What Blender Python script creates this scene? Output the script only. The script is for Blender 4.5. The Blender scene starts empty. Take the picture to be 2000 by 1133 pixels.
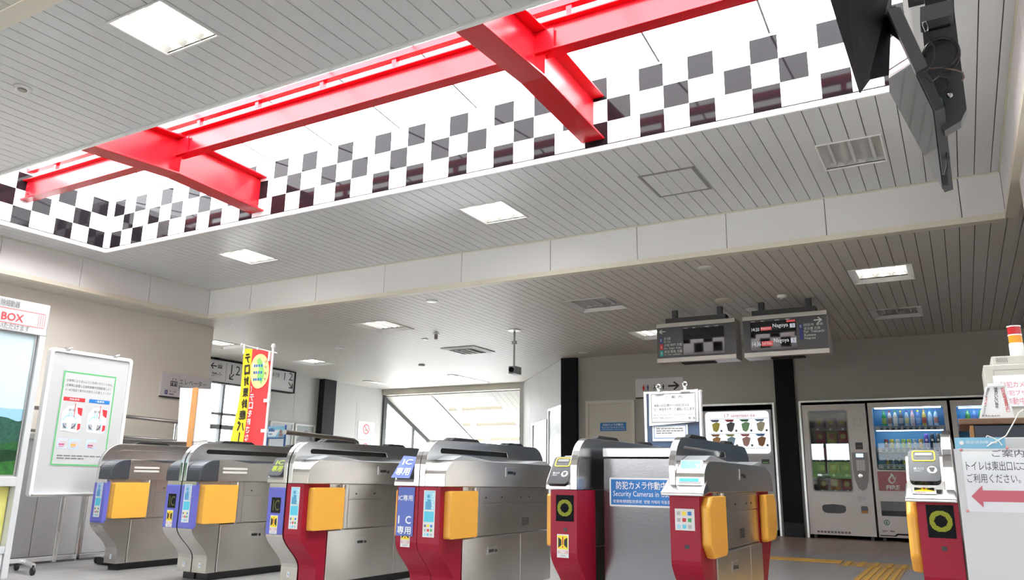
import bpy, bmesh, math, random
from mathutils import Vector, Matrix
from mathutils.geometry import tessellate_polygon
random.seed(7)
S = bpy.context.scene
COL = S.collection
# ------------------------------------------------------------------ camera
CH = 0.74                       # eye height above the floor (m)
FPX = 1515.0                    # focal length in pixels of a 2000 px wide frame
YAW, PIT, ROL = [math.radians(a) for a in (29.77, 13.70, 0.93)]
_f0 = Vector((-math.sin(YAW), math.cos(YAW), 0)); _r = Vector((math.cos(YAW), math.sin(YAW), 0)); _u = Vector((0, 0, 1))
_f = _f0*math.cos(PIT) + _u*math.sin(PIT); _u2 = -_f0*math.sin(PIT) + _u*math.cos(PIT)
CR = _r*math.cos(ROL) + _u2*math.sin(ROL); CU = -_r*math.sin(ROL) + _u2*math.cos(ROL)
CP = Vector((0, 0, CH))
cam = bpy.data.cameras.new('camera'); camo = bpy.data.objects.new('camera', cam); COL.objects.link(camo)
cam.sensor_width = 36; cam.lens = FPX/2000*36; cam.clip_start = 0.05
camo.matrix_world = Matrix((( CR.x, CU.x, -_f.x, 0), (CR.y, CU.y, -_f.y, 0), (CR.z, CU.z, -_f.z, CH), (0, 0, 0, 1)))
S.camera = camo
# ------------------------------------------------------------------ world, sun, exposure
S.view_settings.view_transform = 'Standard'; S.view_settings.look = 'None'
S.view_settings.gamma = 1; S.view_settings.use_curve_mapping = False
S.view_settings.exposure = 1.72
w = bpy.data.worlds.new('sky'); S.world = w; w.use_nodes = True
bg = w.node_tree.nodes['Background']; bg.inputs[0].default_value = (0.90, 0.95, 1.0, 1); bg.inputs[1].default_value = 3.6
sun = bpy.data.lights.new('sun', 'SUN'); sun.energy = 12; sun.angle = math.radians(3); sun.color = (1, 0.99, 0.97)
suno = bpy.data.objects.new('sun', sun); COL.objects.link(suno); suno.rotation_euler = (math.radians(24), math.radians(12), 0)

def ray(px, py):
    return _f + CR*((px-1000)/FPX) - CU*((py-566.5)/FPX)
def at(px, py, axis, val):      # the point of plane X/Y/Z = val that the photo shows at a pixel
    d = ray(px, py); i = 'xyz'.index(axis)
    return CP + d*((val-CP[i])/d[i])
# ------------------------------------------------------------------ materials
MATS = {}
def mat(name, col, rough=0.5, metal=0.0, emit=None, es=1.0, coat=0.0, bump=0.0, bscale=40.0, stretch=None, var=0.0, vscale=3.0, trans=0.0, spec=None, alpha=None, aniso=0.0, arot=0.0):
    if name in MATS: return MATS[name]
    m = bpy.data.materials.new(name); m.use_nodes = True; nt = m.node_tree; b = nt.nodes['Principled BSDF']
    b.inputs['Base Color'].default_value = (*col, 1); b.inputs['Roughness'].default_value = rough; b.inputs['Metallic'].default_value = metal
    if coat: b.inputs['Coat Weight'].default_value = coat; b.inputs['Coat Roughness'].default_value = 0.05
    if spec is not None: b.inputs['Specular IOR Level'].default_value = spec
    if trans: b.inputs['Transmission Weight'].default_value = trans
    if alpha is not None: b.inputs['Alpha'].default_value = alpha
    if aniso:
        b.inputs['Anisotropic'].default_value = aniso; b.inputs['Anisotropic Rotation'].default_value = arot
        tn = nt.nodes.new('ShaderNodeTangent'); tn.direction_type = 'RADIAL'; tn.axis = 'Z'; nt.links.new(tn.outputs[0], b.inputs['Tangent'])
    if emit: b.inputs['Emission Color'].default_value = (*emit, 1); b.inputs['Emission Strength'].default_value = es
    if bump or var:
        tc = nt.nodes.new('ShaderNodeTexCoord'); src = tc.outputs['Object']
        if stretch:
            mp = nt.nodes.new('ShaderNodeMapping'); mp.inputs['Scale'].default_value = stretch; nt.links.new(src, mp.inputs[0]); src = mp.outputs[0]
    if bump:
        n = nt.nodes.new('ShaderNodeTexNoise'); n.inputs['Scale'].default_value = bscale; n.inputs['Detail'].default_value = 3; nt.links.new(src, n.inputs['Vector'])
        bp = nt.nodes.new('ShaderNodeBump'); bp.inputs['Strength'].default_value = bump; bp.inputs['Distance'].default_value = 0.002
        nt.links.new(n.outputs[0], bp.inputs['Height']); nt.links.new(bp.outputs[0], b.inputs['Normal'])
    if var:
        n = nt.nodes.new('ShaderNodeTexNoise'); n.inputs['Scale'].default_value = vscale; n.inputs['Detail'].default_value = 4; nt.links.new(tc.outputs['Object'], n.inputs['Vector'])
        mr = nt.nodes.new('ShaderNodeMapRange'); mr.inputs[3].default_value = 1-var; mr.inputs[4].default_value = 1+var; nt.links.new(n.outputs[0], mr.inputs[0])
        mx = nt.nodes.new('ShaderNodeMix'); mx.data_type = 'RGBA'; mx.blend_type = 'MULTIPLY'; mx.inputs[0].default_value = 1
        mx.inputs[6].default_value = (*col, 1); nt.links.new(mr.outputs[0], mx.inputs[7]); nt.links.new(mx.outputs[2], b.inputs['Base Color'])
    MATS[name] = m; return m
def glow(name, col, s):
    return mat(name, (0.02, 0.02, 0.02), 0.6, emit=col, es=s)
AR = 0.25
steel = mat('brushed_steel', (0.64, 0.612, 0.58), 0.24, 0.95, bump=0.06, bscale=60, stretch=(1, 1, 25), var=0.10, vscale=4, aniso=0.6, arot=AR)
steel2 = mat('satin_steel', (0.66, 0.655, 0.65), 0.2, 1.0, bump=0.08, bscale=60, stretch=(1, 25, 1))
chrome = mat('chrome', (0.75, 0.75, 0.75), 0.12, 1.0)
gred = mat('gate_red_paint', (0.31, 0.005, 0.026), 0.45, spec=0.3, var=0.05)
gblue = mat('gate_blue_panel', (0.125, 0.135, 0.52), 0.4)
padm = mat('pad_vinyl', (0.80, 0.41, 0.055), 0.42, bump=0.15, bscale=18, var=0.05, vscale=8)
dplast = mat('dark_plastic', (0.045, 0.05, 0.062), 0.4)
black = mat('black_plastic', (0.012, 0.012, 0.014), 0.35)
blackm = mat('black_matt', (0.01, 0.01, 0.01), 0.8)
white = mat('white_paint', (0.80, 0.80, 0.80), 0.45)
wplast = mat('white_plastic', (0.78, 0.78, 0.76), 0.35)
paper = mat('white_paper', (0.72, 0.72, 0.72), 0.6)
ink = mat('black_ink', (0.02, 0.02, 0.022), 0.6)
gink = mat('grey_ink', (0.16, 0.16, 0.17), 0.6)
lgink = mat('pale_grey_ink', (0.45, 0.45, 0.46), 0.6)
rink = mat('red_ink', (0.62, 0.03, 0.04), 0.55)
bink = mat('blue_ink', (0.02, 0.18, 0.52), 0.5)
cyan = mat('cyan_ink', (0.10, 0.55, 0.72), 0.45)
pcyan = mat('pale_cyan_ink', (0.33, 0.66, 0.78), 0.45)
greenink = mat('green_ink', (0.05, 0.38, 0.10), 0.5)
yink = mat('yellow_ink', (0.90, 0.72, 0.02), 0.5)
wink = mat('white_ink', (0.85, 0.85, 0.85), 0.5)
redst = mat('red_steel_paint', (0.52, 0.006, 0.014), 0.25, spec=0.3)
wall_m = mat('beige_wall', (0.74, 0.70, 0.62), 0.55, var=0.03, vscale=1.5)
gwall_m = mat('grey_wall', (0.40, 0.385, 0.36), 0.6, var=0.03, vscale=1.5)
ceil_m = mat('ceiling_slat_white', (0.66, 0.675, 0.685), 0.26, var=0.03, vscale=0.8)
ceil2_m = mat('ceiling_slat_beige', (0.60, 0.57, 0.52), 0.5, var=0.03, vscale=0.8)
gap_m = mat('ceiling_gap', (0.05, 0.05, 0.048), 0.9)
fas_m = mat('fascia_white', (0.72, 0.71, 0.70), 0.5, var=0.02, vscale=2)
cream = mat('cream_trim', (0.68, 0.64, 0.53), 0.5)
tile_w = mat('tile_white_gloss', (0.86, 0.86, 0.86), 0.06)
tile_k = mat('tile_black_gloss', (0.010, 0.008, 0.010), 0.05, spec=0.12)
frame_k = mat('black_column_paint', (0.009, 0.010, 0.012), 0.6, spec=0.12)
dwood = mat('dark_wood', (0.16, 0.085, 0.045), 0.5, bump=0.2, bscale=20, stretch=(1, 10, 10), var=0.15, vscale=12)
alum = mat('aluminium', (0.70, 0.70, 0.70), 0.35, 0.9)
wood = mat('pine_wood', (0.55, 0.27, 0.09), 0.5, bump=0.2, bscale=20, stretch=(10, 10, 1), var=0.15, vscale=12)
glass_k = mat('dark_glass', (0.008, 0.009, 0.012), 0.08, spec=0.25)
vend_m = mat('vending_grey', (0.74, 0.70, 0.67), 0.35)
# ------------------------------------------------------------------ mesh builder
class MB:
    def __init__(s): s.v = []; s.f = []; s.mi = []; s.m = 0; s.sm = []
    def face(s, pts, smooth=False):
        pts = list(pts); i = len(s.v); s.v += [tuple(p) for p in pts]; s.f.append(tuple(range(i, i+len(pts)))); s.mi.append(s.m); s.sm.append(smooth); return s
    def mesh(s, verts, faces, smooth=False):
        i = len(s.v); s.v += [tuple(p) for p in verts]
        for f in faces: s.f.append(tuple(i+k for k in f)); s.mi.append(s.m); s.sm.append(smooth)
        return s
    def box(s, x0, y0, z0, x1, y1, z1):
        x0, x1 = sorted((x0, x1)); y0, y1 = sorted((y0, y1)); z0, z1 = sorted((z0, z1))
        v = [(x0,y0,z0),(x1,y0,z0),(x1,y1,z0),(x0,y1,z0),(x0,y0,z1),(x1,y0,z1),(x1,y1,z1),(x0,y1,z1)]
        return s.mesh(v, [(0,3,2,1),(4,5,6,7),(0,1,5,4),(1,2,6,5),(2,3,7,6),(3,0,4,7)])
    def hexa(s, a, b):          # two matching quads (lists of 4 points) joined into a solid
        n = len(a); v = list(a)+list(b)
        fs = [tuple(range(n-1, -1, -1)), tuple(range(n, 2*n))] + [(i, (i+1) % n, n+(i+1) % n, n+i) for i in range(n)]
        return s.mesh(v, fs)
    def slab(s, quad, thick):   # a quad given thickness behind itself
        q = [Vector(p) for p in quad]; n = (q[1]-q[0]).cross(q[3]-q[0]).normalized()
        return s.hexa([p-n*thick for p in q], q)
    def prism(s, outer, holes, fn, d0, d1, smooth=False):   # 2D outline (with holes) extruded; fn(a,b,d) -> xyz
        loops = [outer]+list(holes); flat = [p for l in loops for p in l]
        tris = tessellate_polygon([[Vector((p[0], p[1], 0)) for p in l] for l in loops])
        i = len(flat); v = [fn(p[0], p[1], d0) for p in flat]+[fn(p[0], p[1], d1) for p in flat]
        s.mesh(v, [tuple(t) for t in tris]+[tuple(k+i for k in reversed(t)) for t in tris])
        o = 0; b = len(s.v)-len(v)
        for l in loops:
            n = len(l)
            vv = [v[o+k] for k in range(n)]+[v[i+o+k] for k in range(n)]
            s.mesh(vv, [(k, (k+1) % n, n+(k+1) % n, n+k) for k in range(n)], smooth); o += n
        return s
    def tube(s, pts, r, n=10, cap=True):
        pts = [Vector(p) for p in pts]; rings = []
        for i, p in enumerate(pts):
            d = (pts[min(i+1, len(pts)-1)]-pts[max(i-1, 0)]).normalized()
            a = d.orthogonal().normalized() if i == 0 else (pa-d*pa.dot(d)).normalized()
            pa = a; b = d.cross(a); rr = r[i] if isinstance(r, (list, tuple)) else r
            rings.append([p+(a*math.cos(t)+b*math.sin(t))*rr for t in [2*math.pi*k/n for k in range(n)]])
        v = [q for rg in rings for q in rg]; fs = []
        for i in range(len(rings)-1):
            fs += [(i*n+k, i*n+(k+1) % n, (i+1)*n+(k+1) % n, (i+1)*n+k) for k in range(n)]
        s.mesh(v, fs, True)
        if cap: s.face(reversed(rings[0])); s.face(rings[-1])
        return s
    def lathe(s, c, prof, n=24, axis='z'):   # prof: (radius, offset along axis)
        c = Vector(c); ax = {'x': (Vector((0,1,0)), Vector((0,0,1)), Vector((1,0,0))), 'y': (Vector((0,0,1)), Vector((1,0,0)), Vector((0,1,0))), 'z': (Vector((1,0,0)), Vector((0,1,0)), Vector((0,0,1)))}[axis]
        v = []
        for r, h in prof:
            v += [c+ax[2]*h+(ax[0]*math.cos(t)+ax[1]*math.sin(t))*r for t in [2*math.pi*k/n for k in range(n)]]
        fs = []
        for i in range(len(prof)-1): fs += [(i*n+k, i*n+(k+1) % n, (i+1)*n+(k+1) % n, (i+1)*n+k) for k in range(n)]
        s.mesh(v, fs, True); m = len(prof)-1
        s.face([v[k] for k in range(n-1, -1, -1)]); s.face([v[m*n+k] for k in range(n)])
        return s
    def build(s, name, mats, parent=None, bevel=0, seg=2, label=None, auto=True):
        if not isinstance(mats, (list, tuple)): mats = [mats]
        off = Vector(parent['_o']) if parent is not None else Vector((0, 0, 0))
        me = bpy.data.meshes.new(name)
        me.from_pydata([tuple(Vector(p)-off) for p in s.v], [], s.f)
        for m in mats: me.materials.append(m)
        for p, k, q in zip(me.polygons, s.mi, s.sm): p.material_index = min(k, len(mats)-1); p.use_smooth = q
        bm = bmesh.new(); bm.from_mesh(me); bmesh.ops.remove_doubles(bm, verts=bm.verts, dist=1e-5)
        if auto: bmesh.ops.recalc_face_normals(bm, faces=bm.faces)
        bm.to_mesh(me); bm.free()
        if any(s.sm) and hasattr(me, 'set_sharp_from_angle'): me.set_sharp_from_angle(angle=math.radians(40))
        o = bpy.data.objects.new(name, me); COL.objects.link(o); o['_o'] = tuple(off)
        if parent is not None: o.parent = parent
        if label: o['label'] = label
        if bevel:
            b = o.modifiers.new('bevel', 'BEVEL'); b.width = bevel; b.segments = seg; b.limit_method = 'ANGLE'; b.angle_limit = math.radians(40)
        return o
def subpart(o, parent):         # hang a part under another part (same origin)
    o.parent = parent; o.location = (0, 0, 0); return o
def thing(name, label, cat, loc=(0, 0, 0), group=None):
    o = bpy.data.objects.new(name, None); COL.objects.link(o); o.location = loc; o['_o'] = tuple(loc); o.empty_display_size = 0.1
    o['label'] = label; o['category'] = cat
    if group: o['group'] = group
    return o
def tag(o, label, cat, group=None):
    o['label'] = label; o['category'] = cat
    if group: o['group'] = group
    return o
def struct(o): o['kind'] = 'structure'; return o
# sub-parts: children of a part carry the same stored origin but their parent already holds the shift
def sub(mb, name, mats, part, **k):
    o = mb.build(name, mats, None, **k)
    off = Vector(part['_o']); 
    for v in o.data.vertices: v.co -= off
    o['_o'] = tuple(off); o.parent = part; return o
# ------------------------------------------------------------------ flat frames and writing
_tc = {}
def glyphs(text, bold=0.0):
    key = (text, bold)
    if key in _tc: return _tc[key]
    cu = bpy.data.curves.new('t', 'FONT'); cu.body = text; cu.size = 1; cu.offset = bold; cu.resolution_u = 2; cu.space_line = 1.0
    o = bpy.data.objects.new('t', cu); COL.objects.link(o)
    dg = bpy.context.evaluated_depsgraph_get(); dg.update()
    me = bpy.data.meshes.new_from_object(o.evaluated_get(dg))
    v = [tuple(p.co) for p in me.vertices]; f = [tuple(p.vertices) for p in me.polygons]
    bpy.data.objects.remove(o); bpy.data.curves.remove(cu); bpy.data.meshes.remove(me)
    _tc[key] = (v, f); return v, f
class Fr:                       # a flat frame: origin o, right u, up v, towards the viewer n
    def __init__(s, o, u, v):
        s.o = Vector(o); s.u = Vector(u).normalized(); s.v = Vector(v).normalized(); s.n = s.u.cross(s.v).normalized()
    def pt(s, a, b, d=0.0): return s.o+s.u*a+s.v*b+s.n*d
    def at(s, px, py):
        d = ray(px, py); t = (s.o-CP).dot(s.n)/d.dot(s.n); p = CP+d*t-s.o
        return p.dot(s.u), p.dot(s.v)
    def rect(s, mb, a0, b0, a1, b1, d=0.001): mb.face([s.pt(a0, b0, d), s.pt(a1, b0, d), s.pt(a1, b1, d), s.pt(a0, b1, d)])
    def poly(s, mb, pts, d=0.001):
        t = tessellate_polygon([[Vector((p[0], p[1], 0)) for p in pts]])
        mb.mesh([s.pt(p[0], p[1], d) for p in pts], [tuple(x) for x in t])
    def disc(s, mb, a, b, r, d=0.001, n=20, rb=None):
        rb = rb or r; mb.face([s.pt(a+r*math.cos(t), b+rb*math.sin(t), d) for t in [2*math.pi*k/n for k in range(n)]])
    def ring(s, mb, a, b, r0, r1, d=0.001, n=28, sy=1.0):
        for k in range(n):
            t0, t1 = 2*math.pi*k/n, 2*math.pi*(k+1)/n
            mb.face([s.pt(a+r*math.cos(t), b+r*sy*math.sin(t), d) for r, t in ((r0, t0), (r1, t0), (r1, t1), (r0, t1))])
    def box(s, mb, a0, b0, a1, b1, d0, d1):
        mb.hexa([s.pt(a0, b0, d0), s.pt(a1, b0, d0), s.pt(a1, b1, d0), s.pt(a0, b1, d0)], [s.pt(a0, b0, d1), s.pt(a1, b0, d1), s.pt(a1, b1, d1), s.pt(a0, b1, d1)])
    def frame(s, mb, a0, b0, a1, b1, wd, d=0.001):
        s.rect(mb, a0, b0, a1, b0+wd, d); s.rect(mb, a0, b1-wd, a1, b1, d); s.rect(mb, a0, b0+wd, a0+wd, b1-wd, d); s.rect(mb, a1-wd, b0+wd, a1, b1-wd, d)
    def text(s, mb, t, a0, b0, a1, b1, d=0.0015, bold=0.0, mirror=False, rot=0, keep=False):   # text filling a box
        v, f = glyphs(t)
        if not v: return
        if rot: v = [(p[1], -p[0]) if rot == -90 else (-p[1], p[0]) for p in v]
        x0 = min(p[0] for p in v); x1 = max(p[0] for p in v); y0 = min(p[1] for p in v); y1 = max(p[1] for p in v)
        sx = (a1-a0)/max(x1-x0, 1e-6); sy = (b1-b0)/max(y1-y0, 1e-6)
        if keep:
            sx = sy; a0 = (a0+a1)/2-(x1-x0)*sx/2; a1 = a0+(x1-x0)*sx
        for n_, (e, g) in enumerate(((0, 0),) if not bold else ((-1, 0), (1, 0), (0, 1), (0, -1))):      # heavier strokes: slightly shifted copies
            out = []
            for p in v:
                x = (p[0]-x0)*sx; x = (a1-a0)-x if mirror else x
                out.append(s.pt(a0+x+e*bold*sx, b0+(p[1]-y0)*sy+g*bold*sy, d+n_*0.00015))
            mb.mesh(out, f)
    def lines(s, mb, a0, b0, a1, b1, n, fill=0.5, d=0.0012, words=6):   # unreadable small print as word-long dashes
        h = (b1-b0)/n
        for i in range(n):
            x = a0; y = b1-(i+1)*h+h*(1-fill)/2; end = a1 if i < n-1 else a0+(a1-a0)*0.6
            while x < end:
                wl = min((a1-a0)/words*random.uniform(0.5, 1.1), end-x)
                s.rect(mb, x, y, x+wl*0.86, y+h*fill, d); x += wl
def FY(y, x0=0, z0=0): return Fr((x0, y, z0), (1, 0, 0), (0, 0, 1))        # faces -Y
def FX(x, y0=0, z0=0): return Fr((x, y0, z0), (0, 1, 0), (0, 0, 1))        # faces +X
def FXm(x, y0=0, z0=0): return Fr((x, y0, z0), (0, -1, 0), (0, 0, 1))      # faces -X
def arc(cx, cy, r, a0, a1, n, ry=None):
    ry = ry or r
    return [(cx+r*math.cos(math.radians(a0+(a1-a0)*k/n)), cy+ry*math.sin(math.radians(a0+(a1-a0)*k/n))) for k in range(n+1)]
def rrect(a0, b0, a1, b1, r, n=4):
    return arc(a1-r, b1-r, r, 0, 90, n)+arc(a0+r, b1-r, r, 90, 180, n)+arc(a0+r, b0+r, r, 180, 270, n)+arc(a1-r, b0+r, r, 270, 360, n)
# ================================================================== SETTING
ZU, ZL = 3.18, 2.79             # upper and lower slatted ceilings
YB = 12.12                      # wall with the vending machines
YF, XFL, XFR = 6.91, -8.70, 0.495   # fascia planes round the raised ceiling
SX0, SX1, SY0, SY1 = -8.20, -0.02, 3.19, 5.05  # roof-light opening
YN = 1.65
XW, XC = -9.19, -12.0           # left wall, far left wall
# ---- floor
fm = mat('floor_tile', (0.25, 0.243, 0.238), 0.35)
nt = fm.node_tree; tcn = nt.nodes.new('ShaderNodeTexCoord'); br = nt.nodes.new('ShaderNodeTexBrick')
br.offset = 0; br.inputs['Scale'].default_value = 1; br.inputs['Brick Width'].default_value = 0.3; br.inputs['Row Height'].default_value = 0.3
br.inputs['Mortar Size'].default_value = 0.004; br.inputs['Color1'].default_value = (0.25, 0.243, 0.238, 1); br.inputs['Color2'].default_value = (0.225, 0.218, 0.214, 1); br.inputs['Mortar'].default_value = (0.14, 0.135, 0.13, 1)
nt.links.new(tcn.outputs['Object'], br.inputs['Vector']); nt.links.new(br.outputs[0], nt.nodes['Principled BSDF'].inputs['Base Color'])
fb = mat('floor_tile_brown', (0.34, 0.245, 0.195), 0.35)
nt = fb.node_tree; tcn = nt.nodes.new('ShaderNodeTexCoord'); br = nt.nodes.new('ShaderNodeTexBrick')
br.offset = 0; br.inputs['Scale'].default_value = 1; br.inputs['Brick Width'].default_value = 0.45; br.inputs['Row Height'].default_value = 1.3
br.inputs['Mortar Size'].default_value = 0.006; br.inputs['Color1'].default_value = (0.34, 0.245, 0.195, 1); br.inputs['Color2'].default_value = (0.31, 0.225, 0.18, 1); br.inputs['Mortar'].default_value = (0.12, 0.10, 0.09, 1)
nt.links.new(tcn.outputs['Object'], br.inputs['Vector']); nt.links.new(br.outputs[0], nt.nodes['Principled BSDF'].inputs['Base Color'])
mb = MB(); mb.box(-12.2, -6, -0.12, 2.6, 9.6, 0); mb.box(-12.2, 9.6, -0.12, -5.9, 14.9, 0)
mb.m = 1; mb.box(-5.9, 9.6, -0.12, 2.6, 13.2, 0); struct(mb.build('floor', [fm, fb]))
mb = MB(); mb.box(-40, -60, -0.35, 30, -6, -0.13); mb.box(-60, -60, -0.35, -12.4, 60, -0.13); struct(mb.build('ground', mat('pavement', (0.42, 0.41, 0.39), 0.8)))
# ---- slatted ceilings: real boards with open joints under a dark backing
def rect_sub(r, h):
    x0, y0, x1, y1 = r; a0, b0, a1, b1 = h
    if a0 >= x1 or a1 <= x0 or b0 >= y1 or b1 <= y0: return [r]
    out = []
    if b0 > y0: out.append((x0, y0, x1, b0))
    if b1 < y1: out.append((x0, b1, x1, y1))
    yy0, yy1 = max(y0, b0), min(y1, b1)
    if a0 > x0: out.append((x0, yy0, a0, yy1))
    if a1 < x1: out.append((a1, yy0, x1, yy1))
    return [q for q in out if q[2]-q[0] > 0.004 and q[3]-q[1] > 0.004]
def slats(name, region, z, pitch, x_ref, holes, m, shape=None):
    x0, y0, x1, y1 = region; mb = MB(); k = math.floor((x0-x_ref)/pitch)
    back = [region]
    for h in holes: back = [q for r in back for q in rect_sub(r, h)]
    mb.m = 1
    for q in back: mb.box(q[0], q[1], z+0.015, q[2], q[3], z+0.03)
    mb.m = 0
    while x_ref+k*pitch < x1:
        a, b = max(x_ref+k*pitch+0.0028, x0), min(x_ref+(k+1)*pitch-0.0028, x1); k += 1
        if b-a < 0.005: continue
        rs = [(a, y0, b, y1 if shape is None else min(y1, shape((a+b)/2)))]
        for h in holes: rs = [q for r in rs for q in rect_sub(r, h)]
        for q in rs: mb.box(q[0], q[1], z, q[2], q[3], z+0.014)
    return struct(mb.build(name, [m, gap_m]))
PU, PL = 0.1135, 0.1093
upper_lights = [(-3.90, 2.21, -3.44, 2.61, True), (-3.845, 5.68, -3.37, 6.19, True), (-7.135, 5.70, -6.67, 6.20, True), (-0.715, 5.74, -0.265, 6.28, False)]
lower_lights = [(-7.18, 8.05, -6.57, 8.72, True), (-3.95, 8.06, -3.35, 8.72, False), (-3.95, 10.2, -3.35, 10.87, True), (-0.795, 8.04, -0.225, 8.65, True), (-0.79, 10.09, -0.23, 10.69, False), (-10.6, 10.3, -10.0, 10.95, True), (-10.6, 8.15, -10.0, 8.8, True)]
slats('ceiling', (XFL, YN, XFR, YF), ZU, PU, -1.043, [(SX0, SY0, SX1, SY1)]+[l[:4] for l in upper_lights], ceil_m)
slats('ceiling', (XC-0.05, YF, 2.6, YB), ZL, PL, 0.066, [l[:4] for l in lower_lights], ceil2_m)
slats('ceiling', (XC-0.05, YB, -5.8, 14.8), ZL, PL, 0.066, [(-11.26, 13.15, -11.13, 14.65), (-8.95, 13.05, -8.82, 14.5)], ceil2_m, shape=lambda x: min(14.8, YB+max(0, (-5.9-x))*1.19))
slats('ceiling', (XC-0.05, 0, XFL, YF), ZL, PL, 0.066, [], ceil2_m)
slats('ceiling', (XC-0.05, -4.2, 2.6, YN), ZL, PL, 0.066, [], ceil2_m)
slats('ceiling', (XFR, YN, 2.6, YF), ZL, PL, 0.066, [], ceil2_m)
mb = MB(); mb.box(XC-0.1, -4.2, 3.35, SX0-0.06, 12.2, 3.40); mb.box(SX0-0.06, -4.2, 3.35, SX1+0.06, SY0-0.06, 3.4); mb.box(SX0-0.06, SY1+0.06, 3.35, SX1+0.06, 12.2, 3.4); mb.box(SX1+0.06, -4.2, 3.35, 2.6, 12.2, 3.4)
mb.box(XC-0.1, 12.2, 2.95, -5.7, 14.85, 3.0); struct(mb.build('trim_roof_deck', gap_m))
# ---- fascias with open panel joints, cream lower trims
def fascia(nm, axis, val, a0, a1, joints, thick):
    mb = MB(); js = [a0]+joints+[a1]
    for p, q in zip(js[:-1], js[1:]):
        lo, hi = p+0.003, q-0.003
        if axis == 'y': mb.box(lo, val, ZL+0.045, hi, val+thick, ZU-0.004)
        else: mb.box(val, lo, ZL+0.045, val+thick, hi, ZU-0.004)
    mb.m = 1
    e = 0.008 if thick > 0 else -0.008
    if axis == 'y': mb.box(a0, val-e, ZL-0.006, a1, val+thick, ZL+0.044); mb.box(a0, val-0.012 if thick>0 else val+0.012, ZU-0.012, a1, val+0.004, ZU-0.002); mb.m = 2; mb.box(a0, val+thick*0.5, ZL+0.02, a1, val+thick*1.2, ZU-0.01); mb.m = 1; mb.box(a0, val+thick, ZL-0.006, a1, val+thick+0.03*(1 if thick > 0 else -1), ZL+0.01)
    else: mb.box(val-e, a0, ZL-0.006, val+thick, a1, ZL+0.044); mb.box(val-0.012 if thick>0 else val+0.012, a0, ZU-0.012, val+0.004, a1, ZU-0.002); mb.m = 2; mb.box(val+thick*0.5, a0, ZL+0.02, val+thick*1.2, a1, ZU-0.01); mb.m = 1; mb.box(val+thick, a0, ZL-0.006, val+thick+0.03*(1 if thick > 0 else -1), a1, ZL+0.01)
    return struct(mb.build(nm, [fas_m, cream, gap_m]))
fascia('trim_1', 'y', YF, XFL, XFR, [-7.9, -6.75, -5.68, -4.60, -3.50, -2.55, -1.68, -0.82, 0.2], 0.05)
fascia('trim_2', 'x', XFL, YN, YF, [2.6, 3.35, 4.2, 5.1, 6.0], -0.05)
fascia('trim_3', 'x', XFR, YN, YF, [2.6, 3.5, 4.4, 5.3, 6.2], 0.05)
fascia('trim_4', 'y', YN, XFL, XFR, [-7.9, -6.8, -5.7, -4.6, -3.5, -2.4, -1.3, -0.2], -0.05)
# ---- walls
mb = MB(); mb.box(XW-0.12, -4.2, 0, XW, 7.43, ZL)
for y in (0.4, 2.2, 4.0, 5.8): mb.m = 0
mb.box(XC, 7.33, 0, XW-0.12, 7.43, ZL); struct(mb.build('wall_left', [wall_m]))
N1, N2 = (-3.66, -2.40), (-1.99, 2.0)       # machine niches
mb = MB()
mb.box(-5.9, YB, 0, N1[0], YB+0.1, ZL+0.02); mb.box(N1[0], YB, 1.89, N1[1], YB+0.1, ZL+0.02); mb.box(N1[1], YB, 0, N2[0], YB+0.1, ZL+0.02); mb.box(N2[0], YB, 1.90, N2[1], YB+0.1, ZL+0.02); mb.box(N2[1], YB, 0, 2.6, YB+0.1, ZL+0.02)
mb.m = 1
mb.box(N1[0]-0.05, YB+0.95, 0, N2[1]+0.05, YB+1.0, 2.2); mb.box(N1[0]-0.05, YB+0.1, 1.95, N2[1], YB+1, 2.0); mb.box(N1[1]+0.03, YB+0.1, 0, N2[0]-0.03, YB+0.95, 1.95); mb.box(N1[0]-0.08, YB+0.1, 0, N1[0]-0.03, YB+0.95, 1.95); mb.box(N2[1], YB+0.1, 0, N2[1]+0.05, YB+0.95, 1.95)
struct(mb.build('wall_back', [gwall_m, blackm]))
for i, (a, b, t) in enumerate(((N1[0], N1[1], 1.89), (N2[0], N2[1], 1.90))):
    mb = MB(); mb.box(a-0.035, YB-0.02, 0, a, YB+0.1, t+0.03); mb.box(b, YB-0.02, 0, b+0.035, YB+0.1, t+0.03); mb.box(a, YB-0.02, t, b, YB+0.1, t+0.03)
    struct(mb.build('trim_%d' % (5+i), alum, bevel=0.004))
mb = MB(); mb.box(2.5, -4.2, 0, 2.6, 13.2, ZL+0.02); struct(mb.build('wall_right', wall_m))
# slanting wall beside the stair and far left wall with its windows
D0, D1_ = Vector((-5.9, YB, 0)), Vector((-8.1, 14.75, 0)); dd = (D1_-D0).normalized(); dn = Vector((-dd.y, dd.x, 0))*-1
mb = MB(); L = (D1_-D0).length; cuts = [0, L*0.52, L*0.8, L]
for a, b in zip(cuts[:-1], cuts[1:]):
    p, q = D0+dd*(a+0.003), D0+dd*(b-0.003); k = dn*0.1
    mb.hexa([p, q, q+k, p+k], [v+Vector((0, 0, ZL)) for v in (p, q, q+k, p+k)])
mb.box(-8.2, 14.75, 0, -8.1, 19.5, ZL)
struct(mb.build('wall_stair', mat('pale_grey_wall', (0.55, 0.54, 0.53), 0.55)))
lw = mat('pale_wall', (0.52, 0.515, 0.495), 0.55, var=0.02)
mb = MB(); WB, WT, WY0, WY1 = 1.30, 2.42, 7.6, 10.72
mb.box(XC-0.12, 7.43, 0, XC, 14.8, WB-0.02); mb.box(XC-0.12, 7.43, WT, XC, 14.8, ZL)
for a, b in ((7.43, WY0), (WY1, 11.9), (11.906, 12.6), (13.0, 13.86), (13.866, 14.8)): mb.box(XC-0.12, a, WB-0.02, XC, b, WT)
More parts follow.
